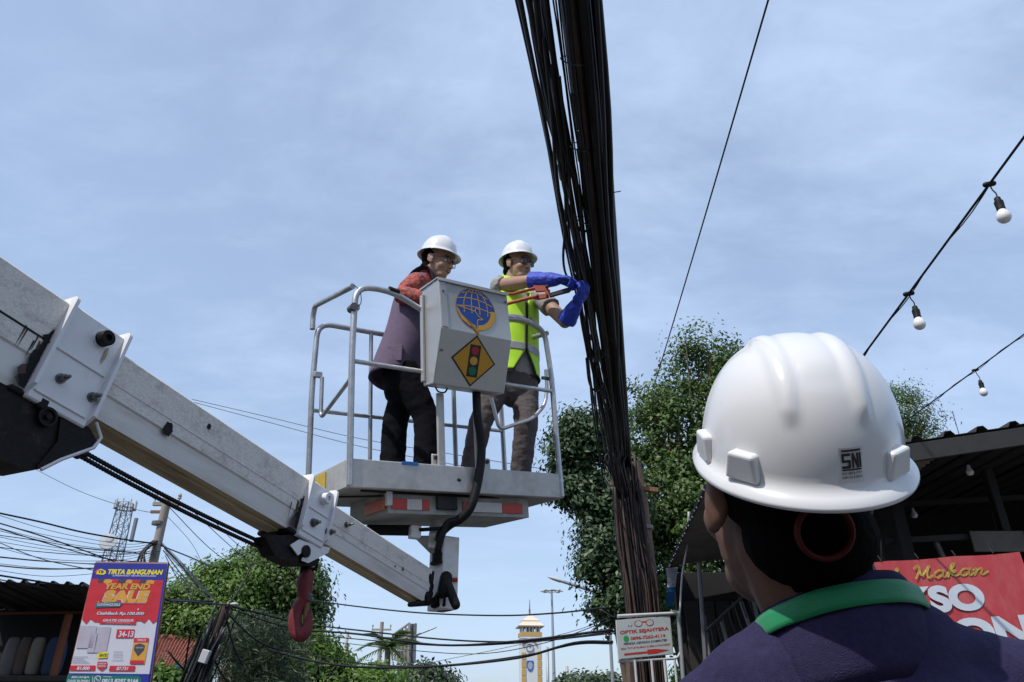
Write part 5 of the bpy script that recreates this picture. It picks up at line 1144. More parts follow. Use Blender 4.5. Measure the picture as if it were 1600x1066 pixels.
for k in range(9): MB().tube([P(1100+9*k, 985-9*k, 6.55), P(1112+11*k, 1050-9*k, 6.55)], .006, 5).build('bar', 'dark_metal', fence)
for k in range(2): MB().tube([P(1098, 990+k*46, 6.55), P(1190, 905+k*60, 6.55)], .012, 6).build('rail', 'dark_metal', fence)
low = thing('street_kiosk', (2.55, 8.2, 0), 'dark timber kiosk front under the side roof behind the optician sign', 'kiosk')
MB().box((2.75, 8.55, 1.42), (1.9, .1, 2.84), None, bev=.004).build('front_wall', 'dark_wall', low)
for k in range(10): MB().box((1.95+.17*k, 8.47, 2.15+.0*k), (.15, .03, .75), None, bev=.004).build('plank', 'roof_sheet', low)
MB().box((2.2, 8.44, 1.45), (.5, .02, .5), None, bev=.004).build('shutter', 'goods_blue', low)
# red banner of the eating house
bt0, bt1 = P(1190, 890, 5.0), P(1594, 862, 4.78)
ux_ = V((bt1.x-bt0.x, bt1.y-bt0.y, bt1.z-bt0.z)).normalized(); nn = ux_.cross(V((0, 0, 1))).normalized(); uy_ = nn.cross(ux_); uy_ = uy_ if uy_.z > 0 else -uy_
ban = thing('red_banner', bt0-uy_*.85, 'red banner with yellow script and pale block letters below the roof on the right', 'banner')
bw_ = (bt1-bt0).length; nf = ux_.cross(uy_)
nx_, ny_ = 24, 10; v = []; f = []
for jj in range(ny_+1):
    for i in range(nx_+1):
        x, y = bw_*i/nx_, -.85*jj/ny_; v.append(bt0+ux_*x+uy_*(y-.006*math.sin(3.14*((i*4/nx_) % 1))*(jj == 0))-nf*(.004+.004*math.sin(x*9+y*3)))
f = [(jj*(nx_+1)+i, jj*(nx_+1)+i+1, (jj+1)*(nx_+1)+i+1, (jj+1)*(nx_+1)+i) for jj in range(ny_) for i in range(nx_)]
n_ = len(v); v += [p-nf*.006 for p in v]; f += [tuple(q+n_ for q in ff[::-1]) for ff in f]
bo2 = put('banner_sheet', mesh_from('banner_sheet', v, f, ['banner_red'], None, 180), ban)
d = PxDecal(bt0, ux_, uy_, nf, .001, .004)
def script(letters, x, y, w_, h, m):             # brush script from strokes
    G = dict(a=[[(.62, .62), (.35, .68), (.1, .42), (.12, .1), (.35, .02), (.6, .3), (.68, .66), (.62, .2), (.72, .0), (.95, .2)]],
             h=[[(.05, .3), (.45, 1.0), (.5, 1.25), (.35, 1.2), (.2, .6), (.12, .0), (.3, .5), (.55, .62), (.58, .4), (.52, .1), (.66, .0), (.9, .22)]],
             M=[[(.0, 1.05), (.12, 1.2), (.3, 1.2), (.3, .7), (.12, .05)], [(.3, 1.15), (.5, .3), (.95, 1.2), (.85, .6), (.9, .05), (1.15, .2)]],
             k=[[(.05, .3), (.45, 1.0), (.5, 1.25), (.35, 1.2), (.2, .6), (.12, .0)], [(.2, .35), (.5, .62), (.55, .45), (.28, .33), (.55, .05), (.85, .2)]],
             n=[[(.05, .5), (.2, .62), (.2, .4), (.12, .0), (.3, .45), (.55, .62), (.58, .4), (.52, .1), (.66, .0), (.95, .25)]])
    adv = dict(M=1.22, a=.86, h=.86, k=.82, n=.9); tot = sum(adv[c] for c in letters); cx = 0
    for c in letters:
        for st in G[c]:
            P3 = catmull([V((q[0], q[1], 0)) for q in st], 5); d.line([(x+(cx+q.x+.18*q.y)/tot*w_, y+q.y*h) for q in P3], h*.17, m, 1, True)
        cx += adv[c]
a0 = d.px(1428, 905); a1 = d.px(1541, 895); h_ = d.px(1428, 886)[1]-a0[1]; script('Makan', a0[0], a0[1], a1[0]-a0[0], h_*.83, 'k_yellow')
b0 = d.px(1380, 910); script('ah', b0[0], b0[1], d.px(1410, 908)[0]-b0[0], h_*.83, 'k_yellow')
lw = d.px(1543, 950); k0 = d.px(1418, 961); hh = d.px(1480, 914)[1]-d.px(1480, 957)[1]
d.text('KSO', k0[0], d.px(1480, 957)[1], lw[0]-k0[0], hh, 'k_white', 1, bold=.055, spacing=1.0)
o0 = d.px(1495, 1012); d.text('ON', o0[0], d.px(1500, 1016)[1], d.px(1622, 1010)[0]-o0[0], d.px(1540, 966)[1]-d.px(1540, 1016)[1], 'k_white', 1, bold=.055)
ov = d.v; d.build('banner_print', bo2)
for k in range(7): MB().tube([bt0+ux_*(bw_*(k+.3)/7), bt0+ux_*(bw_*(k+.3)/7)+V((0, .03, .04))], .004, 5).build('tie', 'black_rubber', ban)

# ------------------------------------------------------------------ sale banner on the left
SB = 8.0
c0, c1 = P(149, 879, SB), P(262, 880.5, SB+.05); ux_ = V((c1.x-c0.x, c1.y-c0.y, 0)).normalized(); nf = ux_.cross(V((0, 0, 1)))
sale = thing('sale_banner', V((c0.x+.4, SB, 0)), 'tall printed sale banner in blue, red and white on the left', 'banner')
d = PxDecal(c0, ux_, (0, 0, 1), nf, .0012, .003)
TL, TR, BL, BR = d.px(149, 879), d.px(262, 880.5), d.px(101, 1082), d.px(232, 1084)
pl = [TL, TR, BR, BL]; P3 = [c0+ux_*x+V((0, 0, y)) for x, y in pl]
MB().prism(P3, nf*-.012).build('sheet', 'banner_cloth', sale); so_ = sale.children[-1] if sale.children else sale
def frame_tube(a, b): MB().tube([a-nf*.02, b-nf*.02], .014, 6).build('frame_bar', 'orange_brown', sale)
frame_tube(P3[0], P3[1]); frame_tube(P3[0], P3[3]); frame_tube(P3[1], P3[2])
for q in (P3[2], P3[3]): MB().tube([q-nf*.02, V((q.x, q.y, 0))-nf*.02], .02, 6).build('leg', 'orange_brown', sale)
def lx(y): return 149-(y-879)*.2365
def rx_(y): return 262-(y-880)*.147
d.ppoly([(lx(879)+.3, 879.5), (261.7, 881), (rx_(906), 907), (lx(904), 904.5)], 'b_blue', 1)
red = [(lx(904.5), 904.5), (rx_(907), 907), (rx_(972)-3, 970)]; zig = []
for i in range(19):
    t = i/18; x = (rx_(972)-3)*(1-t)+(lx(970)+1)*t; zig.append((x, 970+3.5*math.sin(i*2.3)*(1 if (t < .2 or t > .75) else .4)+(2 if i % 2 else 0)))
d.ppoly(red+zig[1:], 'b_red', 1)
d.ppoly([(rx_(907), 907), (rx_(907)-3.0, 907), (rx_(1082)-3, 1082), (rx_(1082), 1082)], 'b_blue', 2)
d.ell(*d.px(154, 893.5), .035, .028, 'b_red', 2); d.ppoly([(151, 897.5), (152, 892), (158, 889), (165.5, 892), (166, 896), (162, 898.5)], 'b_yellow', 3); d.ptext('TB', 153, 891.5, 162, 896, 'b_blue', 4, bold=.04)
d.ptext('TIRTA BANGUNAN', 168, 889.5, 254, 897.5, 'b_yellow', 2, bold=.045, shear=.15); d.ptext('SUPERMARKET BAHAN BANGUNAN', 176, 898.2, 244, 900.8, 'b_white', 2, bold=.02)
for i in range(9): d.ell(*d.px(158+i*11, 907.5+i*.2+(i % 3)), .035+.01*(i % 2), .022, ('b_dark', 'b_gold', 'b_red')[i % 3], 2)
d.ppoly([(158, 912), (236, 912), (241, 926), (234, 945), (160, 944), (153, 930)], 'b_red', 2); d.ppoly([(160, 917), (232, 914), (238, 930), (228, 943), (158, 942), (155, 928)], 'b_dark', 2) if False else None
d.ptext('YEAR END', 163, 911.5, 234, 921, 'b_gold', 4, bold=.05, shear=.1); d.ptext('SALE', 160, 922, 232, 941, 'b_gold', 4, bold=.07, shear=.1)
d.ptext('YEAR END', 162.4, 911.9, 233.4, 921.5, 'b_dark', 3, bold=.07, shear=.1); d.ptext('SALE', 159, 922.6, 231, 942, 'b_white', 3, bold=.09, shear=.1)
d.ppoly([(149, 943), (190, 940.5), (192, 944), (187, 948.5), (150, 950)], 'b_teal', 5); d.ptext('CLEARANCE SALE', 152, 942.8, 188, 946.8, 'b_white', 6, bold=.03)
for i in range(16): d.ell(*d.px(150+random.random()*90, 910+random.random()*44), .008, .008, random.choice(['b_white', 'b_gold', 'b_teal']), 2, n=8)
d.ptext('CashBack Rp.100.000', 151, 956, 225, 962, 'b_white', 3, bold=.035, shear=.15); d.ptext('CashBack Rp.100.000', 151.6, 956.8, 225.6, 962.8, 'b_dark', 2, bold=.04, shear=.15)
d.ppoly([(157, 966), (214, 966.5), (212, 976), (155, 974.5)], 'b_red', 3); d.ptext('GRATIS ONGKIR', 161, 967.5, 209, 971.5, 'b_white', 4, bold=.035, shear=.15); d.ptext('syarat dan ketentuan berlaku', 166, 972.6, 203, 974.4, 'b_white', 4)
for x0, y0, x1, y1 in ((126, 978, 152, 1013), (142, 990, 154, 1020), (154, 980, 174, 1020)): d.quad(x0, y0, x1, y1, 'b_lav', 2, .2)
d.quad(183.5, 983.5, 211, 997, 'b_red', 2, .18); d.ptext('34-13', 185, 986, 208, 995.5, 'b_white', 3, bold=.03)
d.quad(210, 997, 233, 1037.5, 'b_gold', 2, .17); d.quad(210, 997, 233, 1004, 'b_red', 3, .17); d.ptext('TIMCO', 214, 998.6, 228, 1002.2, 'b_white', 4, bold=.02)
d.ppoly([(211, 1008), (219, 1005.5), (227, 1008.5), (225.5, 1016), (216, 1026), (209.5, 1016)], 'b_dark', 3); d.ptext('semen', 212.5, 1011, 224, 1013.5, 'b_grey', 4, bold=.02); d.quad(203.8, 1032, 226, 1037.5, 'b_red', 3, .17)
d.ppoly([(153, 1021), (160, 1019.5), (169, 1018), (168, 1028), (153, 1029)], 'b_yellow', 3); d.ptext('GRATIS', 155, 1021.5, 167, 1026.5, 'b_dark', 4, bold=.03)
d.ppoly([(153, 1034), (168, 1034), (167, 1043), (159, 1048.5), (152, 1043)], 'b_red', 3); d.ptext('HARGA', 154.4, 1035.6, 166.5, 1038.4, 'b_white', 4, bold=.02); d.ptext('PROMO', 154, 1039.6, 165.5, 1042.4, 'b_white', 4, bold=.02)
for y in (1026, 1029, 1032, 1035): d.quad(114-(y-1026)*.2, y, 140-(y % 5)*2, y+.8, 'b_grey', 2)
for y in (1018, 1022, 1026, 1031): d.quad(178-(y-1018)*.2, y, 190+(y % 4), y+.8, 'b_grey', 2)
d.quad(110.5, 1040, 150, 1048, 'b_red', 2, .2); d.ptext('81.000', 120, 1041.5, 140, 1046.8, 'b_white', 3, bold=.04, shear=.1); d.quad(172, 1040.5, 212, 1048.8, 'b_red', 2, .2); d.ptext('87.731', 182, 1042, 200, 1047.5, 'b_white', 3, bold=.04, shear=.1)
d.ppoly([(107, 1052), (rx_(1053), 1053.5), (rx_(1056), 1056.5), (106, 1054)], 'b_blue', 2); d.ppoly([(106, 1055), (216, 1056), (221, 1060), (220, 1082), (100, 1082)], 'b_green', 3); d.ppoly([(216, 1054.5), (rx_(1055), 1055), (rx_(1082), 1082), (212, 1082)], 'b_blue', 2)
d.ptext('BELANJA', 112, 1056.8, 140, 1060.6, 'b_white', 4, bold=.03); d.ptext('DARI RUMAH', 106, 1062, 140, 1066, 'b_white', 4, bold=.03); d.quad(144.6, 1056.5, 145.4, 1068, 'b_white', 4)
d.ell(*d.px(152.6, 1061.6), .034, .034, 'b_white', 4); d.ell(*d.px(152.6, 1061.6), .027, .027, 'b_green', 5); d.line([d.px(150.8, 1059.8), d.px(151.6, 1062), d.px(154, 1063.2)], .012, 'b_white', 6, True)
d.ptext('Whatsapp', 161, 1056.6, 175, 1058.8, 'b_white', 4, bold=.02); d.ptext('0813 8297 9166', 159, 1060.6, 216, 1067, 'b_white', 4, bold=.04)
d.build('banner_print', so_)

# ------------------------------------------------------------------ open shop at the far left
ls = thing('open_shop', (-6.6, 10.5, 0), 'dark open shop with black roof and stacked goods left of the sale banner', 'shop')
ra, rb = P(-90, 925, 9.6), P(142, 930, 9.6)
corrugated('roof_sheet', P(-120, 905, 8.4), (1, .02, -.03), (0, 1, -.105), 1.77, 1.35, .16, .03, 'roof_sheet', ls, trap=True)
for x in (-60, 0, 60, 130): MB().tube([P(x, 909, 8.45)-V((0, 0, .03)), V((P(x, 909, 8.45).x, 9.7, P(x, 909, 8.45).z-.16))], .02, 6).build('rafter', 'dark_metal', ls)
MB().tube([P(-80, 960, 9.55), P(150, 956, 9.55)], .018, 6).build('front_beam', 'orange_brown', ls)
for c, s_ in (((-7.2, 9.8, 1.33), (4.4, .1, 2.66)), ((-9.3, 9.3, 1.3), (.1, 1.0, 2.6))): MB().box(c, s_, None, bev=.004).build('wall', 'dark_wall', ls)
MB().tube([P(108, 960, 9.2), V((P(108, 960, 9.2).x, 9.2, 0))], .045, 6).build('post', 'orange_brown', ls)
MB().box(P(40, 1062, 9.35), (2.2, .6, .06), None, bev=.005).build('display_shelf', 'dark_metal', ls)
for i, (x, w_, mm, lab) in enumerate(((8, 20, 'goods_grey', 'grey sack standing leftmost on the shelf of the dark shop'), (28, 17, 'goods_brown', 'brown sack between the grey and the tan one in the dark shop'), (48, 18, 'goods_tan', 'tan sack on the shelf of the dark shop'), (78, 28, 'goods_blue', 'wide dark blue sack beside the sale banner in the dark shop'))):
    p = P(x, 1054, 9.35); k = .0082; m = MB(); hh_ = .40
    m.loft([ringpts(p+V((0, 0, z)), w_*k*sx, .14*sx, Matrix.Identity(3), 16) for z, sx in ((0, .42), (.04, .5), (.2, .54), (.32, .5), (.38, .40), (hh_, .25))]); tag(m.build('goods_sack', mm, None, 60), lab, 'sack', 'goods in the dark shop')

# ------------------------------------------------------------------ red tiled house behind the banner
hs_ = thing('tiled_house', P(275, 1066, 16), 'small pale house with red tiled roof right of the sale banner', 'house')
r0, r1, e1, e0 = P(228, 1000, 17.5), P(314, 999, 17.5), P(288, 1022, 15.6), P(215, 1047, 15.6); e1.z = e0.z = (e1.z+e0.z)/2-.12; r0.z = r1.z
rows_ = 13; hsd = (e0-r0)
for k in range(rows_):                           # courses of tiles, each overlapping the next
    a = r0.lerp(e0, k/rows_); b = r1.lerp(e1, k/rows_); dn = (e0-r0)/rows_*1.12; n_ = (b-a).cross(dn).normalized(); n_ = n_ if n_.z > 0 else -n_; nt_ = 16; v = []; f = []
    for i in range(nt_*3+1):
        t = i/(nt_*3); w_ = .025*(1+math.sin(t*nt_*6.283)); p = a.lerp(b, t)
        v += [p+n_*w_, p+dn*(b-a).length/(b-a).length+n_*(w_+.03), p+dn+n_*(w_-.01)]
    for i in range(nt_*3): f += [(3*i, 3*i+3, 3*i+4, 3*i+1), (3*i+1, 3*i+4, 3*i+5, 3*i+2)]
    put('tile_course', mesh_from('tile_course', v, f, ['roof_tile'], None, 40), hs_)
MB().tube([r0+V((-.3, 0, .03)), r1+V((.05, 0, .03))], .07, 8).build('ridge_cap', 'roof_tile', hs_, 60)
MB().tube([r1+V((.03, 0, 0)), e1+V((.03, 0, -.05))], .05, 4).build('verge_board', 'dark_metal', hs_)
m = MB(); m.prism([V((r0.x-1, 16.0, 0)), V((r1.x-.25, 16.0, 0)), V((r1.x-.25, 16.0, e1.z-.02)), V((r0.x-1, 16.0, e1.z-.02))], (0, 3, 0)); m.build('wall', 'plaster', hs_)
m = MB(); m.prism([V((r1.x-.24, 16.0, 0)), V((r1.x-.24, 19, 0)), V((r1.x-.24, 19, e1.z)), V((r1.x-.24, 17.5, r1.z-.1)), V((r1.x-.24, 16.0, e1.z))], (.1, 0, 0)); m.build('gable_wall', 'plaster', hs_)
MB().tube([P(277, 1040, 15.4), V((P(277, 1040, 15.4).x+.02, 15.4, 0))], .035, 8).build('blue_downpipe', 'goods_blue_bright', hs_, 60)
hb = thing('tiled_house', P(365, 1066, 20), 'red brick coloured low roof glimpsed behind the drooping tree', 'house')
q0 = P(345, 1042, 20); MB().prism([q0, P(392, 1042, 20), P(396, 1080, 19), P(340, 1080, 19)], (0, .06, -.06)).build('roof', 'roof_tile', hb)
MB().box((q0.x+.4, 20.6, q0.z*.42), (1.0, 1.0, q0.z*.84), None).build('wall', 'plaster', hb)

# ------------------------------------------------------------------ telecom tower
tt_ = P(197, 786, 70); tb_ = P(182, 985, 70)
tel = thing('telecom_tower', (tt_.x, 70, 0), 'grey lattice telecom mast with round dish on the far left skyline', 'telecom tower')
z1 = tt_.z; wbot, wtop = .95, .5
def leg_at(i, z): w_ = wbot+(wtop-wbot)*(z/z1); return V((tt_.x+(-1, 1, 1, -1)[i]*w_, 70+(-1, -1, 1, 1)[i]*w_, z))
for i in range(4): MB().tube([leg_at(i, -.2), leg_at(i, z1)], .06, 6).build('leg', 'mast_grey', tel)
nl = 18
for k in range(nl):
    za, zb_ = z1*k/nl, z1*(k+1)/nl; m = MB()
    for i in range(4):
        j_ = (i+1) % 4; m.tube([leg_at(i, za), leg_at(j_, zb_)], .026, 4); m.tube([leg_at(j_, za), leg_at(i, zb_)], .026, 4); m.tube([leg_at(i, zb_), leg_at(j_, zb_)], .026, 4)
    m.build('bracing', 'mast_grey', tel)
m = MB(); m.lathe([(.75, 0), (.95, 0), (.95, .08), (.75, .08)], 20, 0, Matrix.Translation((tt_.x, 70, z1-.6)), cap=False); m.build('platform', 'mast_grey', tel)
for k in range(9):
    a = k*.7; MB().box((tt_.x+.95*math.cos(a), 70+.95*math.sin(a), z1-.2), (.13, .13, .9), None, bev=.03).build('antenna', 'pale_grey', tel)
for px, py, r_ in ((169, 847, .75), (171, 842, .35)):
    c = P(px, py, 68.6); m = MB(); m.lathe([(.02, -.25), (r_*.8, -.12), (r_, 0), (r_, .2), (.02, .24)], 20, 0, Matrix.Translation(c) @ Matrix.Rotation(R(75), 4, 'X') @ Matrix.Rotation(R(20), 4, 'Y')); m.build('dish', 'pale_grey', tel, 50)
MB().box(P(209, 828, 69), (.3, .3, 2.2), None, bev=.05).build('antenna', 'mast_grey', tel)
MB().tube([P(205, 838, 69), P(212, 820, 69)], .06, 5).build('antenna_arm', 'mast_grey', tel)

# ------------------------------------------------------------------ poles
def cross_pole(name, top, lean, r, arm, label, ins=2, matn='grey_pole', armz=.12, group='power poles'):
    t = thing(name, (top.x+lean, top.y, 0), label, 'power pole', group); b = V((top.x+lean, top.y, -.2))
    MB().tube([b, top], [r*1.35, r], 12).build('post', matn, t, 60)
    c = top-V((0, 0, armz)); ao = MB().box(c, (arm, r*.9, r*.9), None, bev=.004).build('cross_arm', matn, t)
    for k in range(ins):
        x = -arm/2+arm*(k+.15)/(ins-.7) if ins > 1 else 0; x = -arm*.46+arm*.92*k/max(1, ins-1)
        m = MB(); m.lathe([(r*.15, 0), (r*.15, r*.8), (r*.5, r*.9), (r*.35, r*1.4), (r*.5, r*1.6), (r*.2, r*2.2)], 10, 0, Matrix.Translation(c+V((x, 0, r*.4)))); m.build('insulator', 'grey_pole', ao, 40)
    return t
lp = cross_pole('power_pole', P(262, 778, 14), -.05, .078, .50, 'grey leaning concrete pole with short cross arm behind the sale banner top', 2)
MB().box(P(248, 800, 14), (.3, .05, .05), None).build('band_bracket', 'rust', lp); MB().lathe([(.125, -.03), (.125, .03)], 12, 0, Matrix.Translation(P(248, 818, 14))).build('band', 'bolt', lp)
for k in range(3): MB().tube(catmull([P(240+k*3, 845, 13.9), P(222+k*2, 862, 13.8), P(214+k*6, 880, 13.7)], 5), .022, 6).build('stay_loop', 'black_cable', lp, 60)
cross_pole('power_pole', P(597, 972, 55), 0, .13, 1.35, 'distant power pole with wide cross arm and insulators left of the edge on billboard', 3, armz=.5)
tag(wire('mast_pole', [P(544, 987, 40), V((P(544, 987, 40).x-.2, 40, 0))], .07, 'grey_pole', n=8), 'thin slanting mast rising from the bushes left of the distant power pole', 'pole')
for px, py, Y, lab in ((855, 1011, 85, 'short grey mast standing close to the left of the high mast light'), (886, 1041, 95, 'thin short mast on the right of the high mast light')):
    tag(wire('mast_pole', [P(px, py, Y), V((P(px, py, Y).x, Y, 0))], .16, 'lamp_grey', n=8), lab, 'pole')
tp = thing('tangled_pole', (P(318, 1066, 10.5).x, 10.5, 0), 'leaning pole wrapped in tangled black wires beside the tiled house', 'utility pole')
a, b = P(356, 944, 10.5), P(300, 1085, 10.5); b2 = a+(b-a)*(a.z/(a.z-b.z))
MB().tube([a, b2], [.06, .08], 10).build('post', 'brown_cable', tp, 60)
for k in range(22):
    t0 = random.uniform(0, .25); o_ = V((random.uniform(-.14, .16), random.uniform(-.15, .0), 0)); pts = [a.lerp(b2, t0+f_*(.85-t0))+o_*(1-.3*f_)+V((random.uniform(-.05, .05), 0, random.uniform(-.03, .03))) for f_ in np.linspace(0, 1, 6)]
    MB().tube(catmull(pts, 4), random.uniform(.008, .022), 5).build('hanging_wire', random.choice(['black_cable', 'grey_cable']), tp, 180)
for x0, y0, x1, y1 in ((352, 950, 395, 880), (300, 975, 285, 1066), (352, 955, 380, 1040), (330, 1000, 300, 1010), (330, 1010, 360, 1066), (262, 1016, 330, 1066)): MB().tube(sag(P(x0, y0, 10.4), P(x1, y1, 10.8), .08, 8), .012, 5).build('hanging_wire', 'black_cable', tp, 180)
MB().box(P(320, 1026, 10.3), (.10, .08, .16), Matrix.Rotation(R(14), 3, 'Y'), bev=.008).build('meter_box', 'pale_grey', tp)
MB().ell(P(366, 944, 10.4), (.06, .03, .02), None, 10, 6).build('lamp_head', 'pale_grey', tp, 180)

# ------------------------------------------------------------------ clock tower
CY = 100.; cx_ = P(828, 1000, CY).x; kpx = (CY/ray(828, 1000).y)/FPX
ct = thing('clock_tower', (cx_, CY, 0), 'white and ochre clock tower with two tiered cream roof in the distance', 'clock tower')
zz = lambda y: P(828, y, CY).z
W2 = 15.5*kpx; RC = Matrix.Rotation(R(7), 3, 'Z')
def tb(name, c, s, m, parent=ct, rot=RC, bev=0.0): return MB().box(V((cx_, CY, 0))+RC @ V((c[0], c[1], 0))+V((0, 0, c[2])), s, rot, bev=bev).build(name, m, parent)
zs0, zs1 = 0, zz(998); sh = tb('shaft', (0, 0, (zs0+zs1)/2), (W2*2, W2*2, zs1-zs0), 'tower_white')
for s_ in (-1, 1):
    for k in range(4):
        y0, y1 = 1021+k*12.5, 1031.5+k*12.5; z0, z1_ = zz(y1), zz(y0); tb('ochre_panel', (s_*W2*.78, -W2-.03, (z0+z1_)/2), (W2*.42, .1, z1_-z0), 'tower_ochre', sh); tb('ochre_panel', (W2+.03, s_*W2*.6, (z0+z1_)/2), (.1, W2*.6, z1_-z0), 'tower_ochre', sh)
zc_ = zz(1013.5); FR = V((cx_, CY, 0))+RC @ V((0, -W2-.04, 0))
def fp(x, z, dy=0): return FR+RC @ V((x, -dy, 0))+V((0, 0, z))
m = MB(); m.tube([fp(-W2*.18+.42*math.cos(a)*1, zc_+.42*math.sin(a), .06) for a in np.linspace(0, 2*math.pi, 25)], .07, 6); clk = m.build('clock_rim', 'lamp_grey', sh, 60)
MB().lathe([(.38, 0), (.38, .04)], 24, 0, Matrix.Translation(fp(-W2*.18, zc_, .0)) @ RC.to_4x4() @ Matrix.Rotation(R(90), 4, 'X')).build('clock_face', 'b_white', sh, 40)
for x1_, z1_ in ((.0, .25), (.16, .08)): MB().tube([fp(-W2*.18, zc_, .08), fp(-W2*.18+x1_, zc_+z1_, .08)], .025, 5).build('clock_hand', 'p_black', clk)
m = MB(); m.tube([fp(-W2*.18+.86*math.cos(a), zz(1011)+.8*math.sin(a), .05) for a in np.linspace(.1, math.pi-.1, 17)], .10, 6); m.build('arch', 'lamp_grey', sh, 60)
d = Decal(fp(-W2*.15, zz(1041), .0), RC @ V((1, 0, 0)), (0, 0, 1), None, .01, .03); d.poly([(-.42, .55), (.42, .55), (.42, -.2), (.25, -.55), (0, -.7), (-.25, -.55), (-.42, -.2)], 'blue_paint', 0); d.ell(0, -.02, .3, .42, 'b_grey', 1); d.build('crest', sh)
tb('cornice', (0, 0, zz(997)), (W2*2.1, W2*2.1, .28), 'tower_white'); tb('balcony', (-.0, 0, zz(992.5)), (W2*2.15, W2*2.15, zz(989.5)-zz(996)), 'tower_ochre')
for ix in range(6):
    for iy in (0, 5): tb('column', (-W2*.85+W2*1.7*ix/5, -W2*.85+W2*1.7*iy/5, (zz(990)+zz(978))/2), (.17, .17, zz(978)-zz(990)), 'tower_white')
for iy in range(1, 5):
    for ix in (0, 5): tb('column', (-W2*.85+W2*1.7*ix/5, -W2*.85+W2*1.7*iy/5, (zz(990)+zz(978))/2), (.17, .17, zz(978)-zz(990)), 'tower_white')
tb('belfry_core', (0, 0, (zz(990)+zz(978))/2), (W2*.5, W2*.5, zz(978)-zz(990)), 'lamp_grey')
def hip(name, z0, z1_, w0, w1):
    m = MB(); c = V((cx_, CY, 0)); r = lambda w_, z: [c+RC @ V((x*w_, y*w_, 0))+V((0, 0, z)) for x, y in ((-1, -1), (1, -1), (1, 1), (-1, 1))]
    m.loft([r(w0*.97, z0-.12), r(w0, z0), r((w0+w1)*.47, (z0*.55+z1_*.45)), r(w1, z1_)]); return m.build(name, 'tower_roof', ct)
hip('lower_roof', zz(979.5), zz(970), W2*1.32, W2*.80); hip('upper_roof', zz(971), zz(959.5), W2*.92, W2*.06)
MB().tube([V((cx_, CY, zz(960))), V((cx_, CY, zz(953))), V((cx_, CY, zz(951))), V((cx_+.02, CY, zz(937)))], [.1, .12, .07, .03], 8).build('spire', 'rust', ct)

# ------------------------------------------------------------------ lamps
hm = thing('high_mast_light', (P(864, 1066, 80).x, 80, 0), 'tall grey high mast light with ring of lamps beside the clock tower', 'street lamp')
tp_ = P(862, 923, 80); MB().tube([V((tp_.x+.05, 80, -.2)), tp_], [.22, .10], 10).build('mast', 'lamp_grey', hm, 60)
m = MB(); m.tube([tp_+V((.8*math.cos(a), .8*math.sin(a), -.05)) for a in np.linspace(0, 2*math.pi, 21)], .05, 6); m.build('ring', 'lamp_grey', hm, 60)
for k in range(8):
    a = k*math.pi/4; c = tp_+V((.95*math.cos(a), .95*math.sin(a), -.05)); h_ = MB().box(c, (.42, .3, .14), Matrix.Rotation(a, 3, 'Z'), bev=.03).build('lamp_head', 'pale_grey', hm); MB().tube([tp_, c], .03, 5).build('spoke', 'lamp_grey', hm)
def street_lamp(pts, Y, r, hl, label, base_px):
    t = thing('street_lamp', (P(*base_px, Y).x, Y, 0), label, 'street lamp', 'street lamps'); q = [P(x, y, Y) for x, y in pts]
    MB().tube(fillet([V((P(*base_px, Y).x, Y, 0)), P(*base_px, Y)]+q, .25), r, 8).build('arm', 'lamp_grey', t, 60)
    e = q[-1]; dr = (q[-1]-q[-2]).normalized(); up = V((0, 0, 1)); m = MB(); m.tube([e-dr*hl*.1, e+dr*hl*.25, e+dr*hl*.7, e+dr*hl], [(hl*.09, hl*.07), (hl*.17, hl*.13), (hl*.17, hl*.11), (hl*.06, hl*.05)], 12, round_cap=True, hint=(0, 1, 0)); m.build('lamp_head', 'pale_grey', t, 60); return t
street_lamp(((940, 928), (880, 909)), 17, .035, .34, 'street lamp on a long arm reaching left from the dark tree', (950, 934))
street_lamp(((652, 992), (672, 984)), 45, .05, .4, 'small street lamp on the post of the edge on billboard', (644, 1000))
street_lamp(((829, 1066), (829, 1040), (822, 1020), (800, 1004)), 60, .05, .3, 'curved grey lamp arm crossing the left side of the clock tower', (829, 1075)) if False else None
bb = thing('billboard', (P(642, 1066, 45).x, 45, 0), 'steel billboard seen edge on with lattice back, left of the clock tower', 'billboard')
MB().tube([V((P(642, 1066, 45).x, 45, 0)), P(642, 975, 45)], .15, 10).build('post', 'mast_grey', bb, 60)
q0, q1, q2, q3 = P(648, 974, 44.5), P(646, 1036, 44.5), P(620, 1030, 52), P(621, 992, 52); MB().prism([q0, q1, q2, q3], (.12, .06, 0)).build('panel', 'mast_grey', bb)
for k in range(6):
    t = k/5; MB().tube([q0.lerp(q3, t)-V((.3, 0, 0)), q1.lerp(q2, t)-V((.3, 0, 0))], .07, 4).build('back_strut', 'grey_pole', bb)
for k in range(4):
    t = k/3; MB().tube([q0.lerp(q1, t)-V((.3, 0, 0)), q3.lerp(q2, t)-V((.3, 0, 0))], .06, 4).build('back_rail', 'grey_pole', bb)

